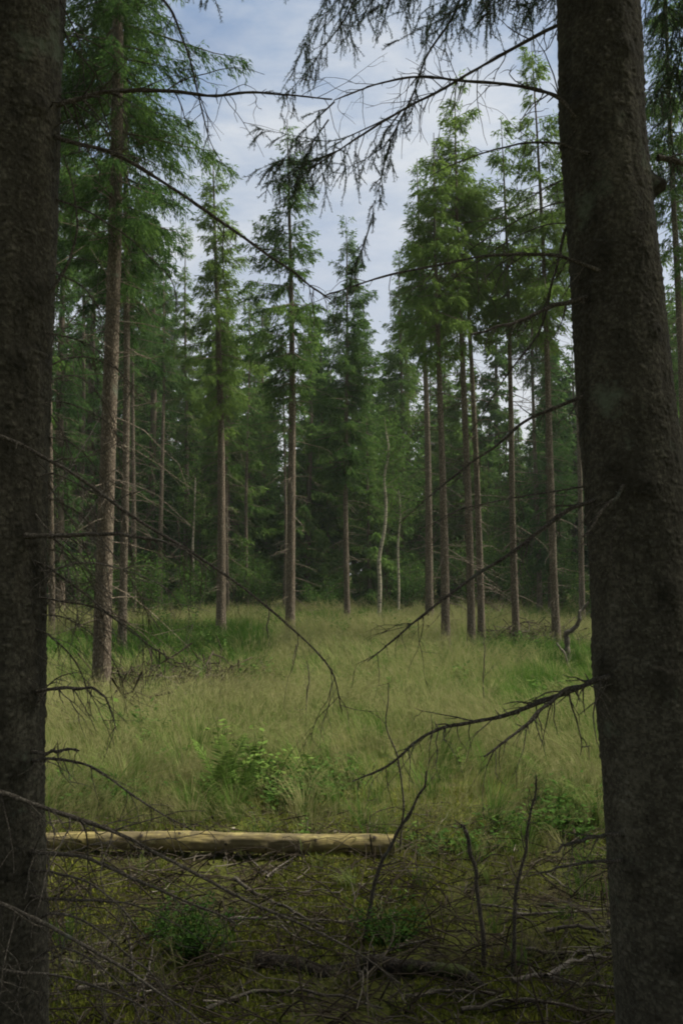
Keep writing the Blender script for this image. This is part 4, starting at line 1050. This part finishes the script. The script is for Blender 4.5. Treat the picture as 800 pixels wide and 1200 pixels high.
# ------------------------------------------------------------------ damp forest air
def haze():
    m, nt, out = mat('haze'); v = nt.nodes.new('ShaderNodeVolumePrincipled')
    v.inputs['Color'].default_value = (.80, .90, .80, 1); v.inputs['Density'].default_value = HAZE; v.inputs['Anisotropy'].default_value = .2
    nt.links.new(v.outputs[0], out.inputs['Volume'])
    X, Y0, Y1, Z0, Z1 = 165, -65, 225, -2, 24
    V = [(-X, Y0, Z0), (X, Y0, Z0), (X, Y1, Z0), (-X, Y1, Z0), (-X, Y0, Z1), (X, Y0, Z1), (X, Y1, Z1), (-X, Y1, Z1)]
    mb = MB(); mb.add(V, [(3, 2, 1, 0), (4, 5, 6, 7), (0, 1, 5, 4), (1, 2, 6, 5), (2, 3, 7, 6), (3, 0, 4, 7)])
    tag(mb.build('haze', m), 'faint pale damp air filling the forest', 'haze', kind='stuff')
HAZE = .0006
haze()

# ------------------------------------------------------------------ sky, sun, camera
SUN_EL, SUN_AZ = R(58), R(75)      # azimuth from straight ahead towards the right
w = bpy.data.worlds.new('World'); scene.world = w; w.use_nodes = True
nt = w.node_tree; nt.nodes.clear()
wo = nt.nodes.new('ShaderNodeOutputWorld'); bg = nt.nodes.new('ShaderNodeBackground')
sky = nt.nodes.new('ShaderNodeTexSky'); sky.sky_type = 'NISHITA'; sky.sun_disc = False
sky.sun_elevation = SUN_EL; sky.sun_rotation = SUN_AZ
tc = nt.nodes.new('ShaderNodeTexCoord')
mp = nt.nodes.new('ShaderNodeMapping'); mp.inputs['Scale'].default_value = (1.5, 1.5, 4.2); mp.inputs['Location'].default_value = (.9, .3, .35)
nt.links.new(tc.outputs['Generated'], mp.inputs[0])
cn = nd(nt, 'ShaderNodeTexNoise', Scale=1.35, Detail=7., Roughness=.55, Distortion=.5); nt.links.new(mp.outputs[0], cn.inputs[0])
cf = ramp(nt, cn.outputs[0], [(.40, (0, 0, 0)), (.56, (1, 1, 1))])
cn2 = nd(nt, 'ShaderNodeTexNoise', Scale=2.4, Detail=6., Roughness=.6); nt.links.new(mp.outputs[0], cn2.inputs[0])
cc = ramp(nt, cn2.outputs[0], [(.36, (2.5, 3.35, 4.7)), (.60, (6.0, 6.2, 6.4))])
skyc = mixc(nt, mmath(nt, 'ADD', mmath(nt, 'MULTIPLY', cf, .66), .14), sky.outputs[0], cc)
sx = nt.nodes.new('ShaderNodeSeparateXYZ'); nt.links.new(tc.outputs['Generated'], sx.inputs[0])
lowf = ramp(nt, sx.outputs[2], [(.10, (.85, .85, .85)), (.44, (0, 0, 0))])
skyc = mixc(nt, lowf, skyc, (6.1, 6.0, 6.0))
nt.links.new(skyc, bg.inputs[0]); bg.inputs[1].default_value = .050
nt.links.new(bg.outputs[0], wo.inputs[0])

sl = bpy.data.lights.new('sun', 'SUN'); sl.energy = 4.0; sl.angle = R(22); sl.color = (1, .95, .86)
so = bpy.data.objects.new('sun', sl); COL.objects.link(so)
from mathutils import Vector
sd = Vector((math.sin(SUN_AZ) * math.cos(SUN_EL), math.cos(SUN_AZ) * math.cos(SUN_EL), math.sin(SUN_EL)))
so.rotation_euler = (-sd).to_track_quat('-Z', 'Y').to_euler()

cam = bpy.data.cameras.new('camera'); co = bpy.data.objects.new('camera', cam); COL.objects.link(co)
cam.sensor_fit = 'VERTICAL'; cam.sensor_height = 36; cam.lens = 36 * F / 1200
cam.clip_end = 1000; cam.clip_start = .05
co.location = (0, 0, EYE); co.rotation_euler = (R(90) + PITCH, 0, 0)
scene.camera = co
scene.view_settings.view_transform = 'Standard'; scene.view_settings.look = 'None'
scene.view_settings.exposure = 1.38; scene.view_settings.gamma = 1
scene.render.engine = 'CYCLES'
cy = scene.cycles
cy.max_bounces = 5; cy.diffuse_bounces = 3; cy.transmission_bounces = 3; cy.glossy_bounces = 1; cy.transparent_max_bounces = 4
cy.filter_width = 1.9
cy.use_denoising = True
cy.denoiser = 'OPENIMAGEDENOISE'
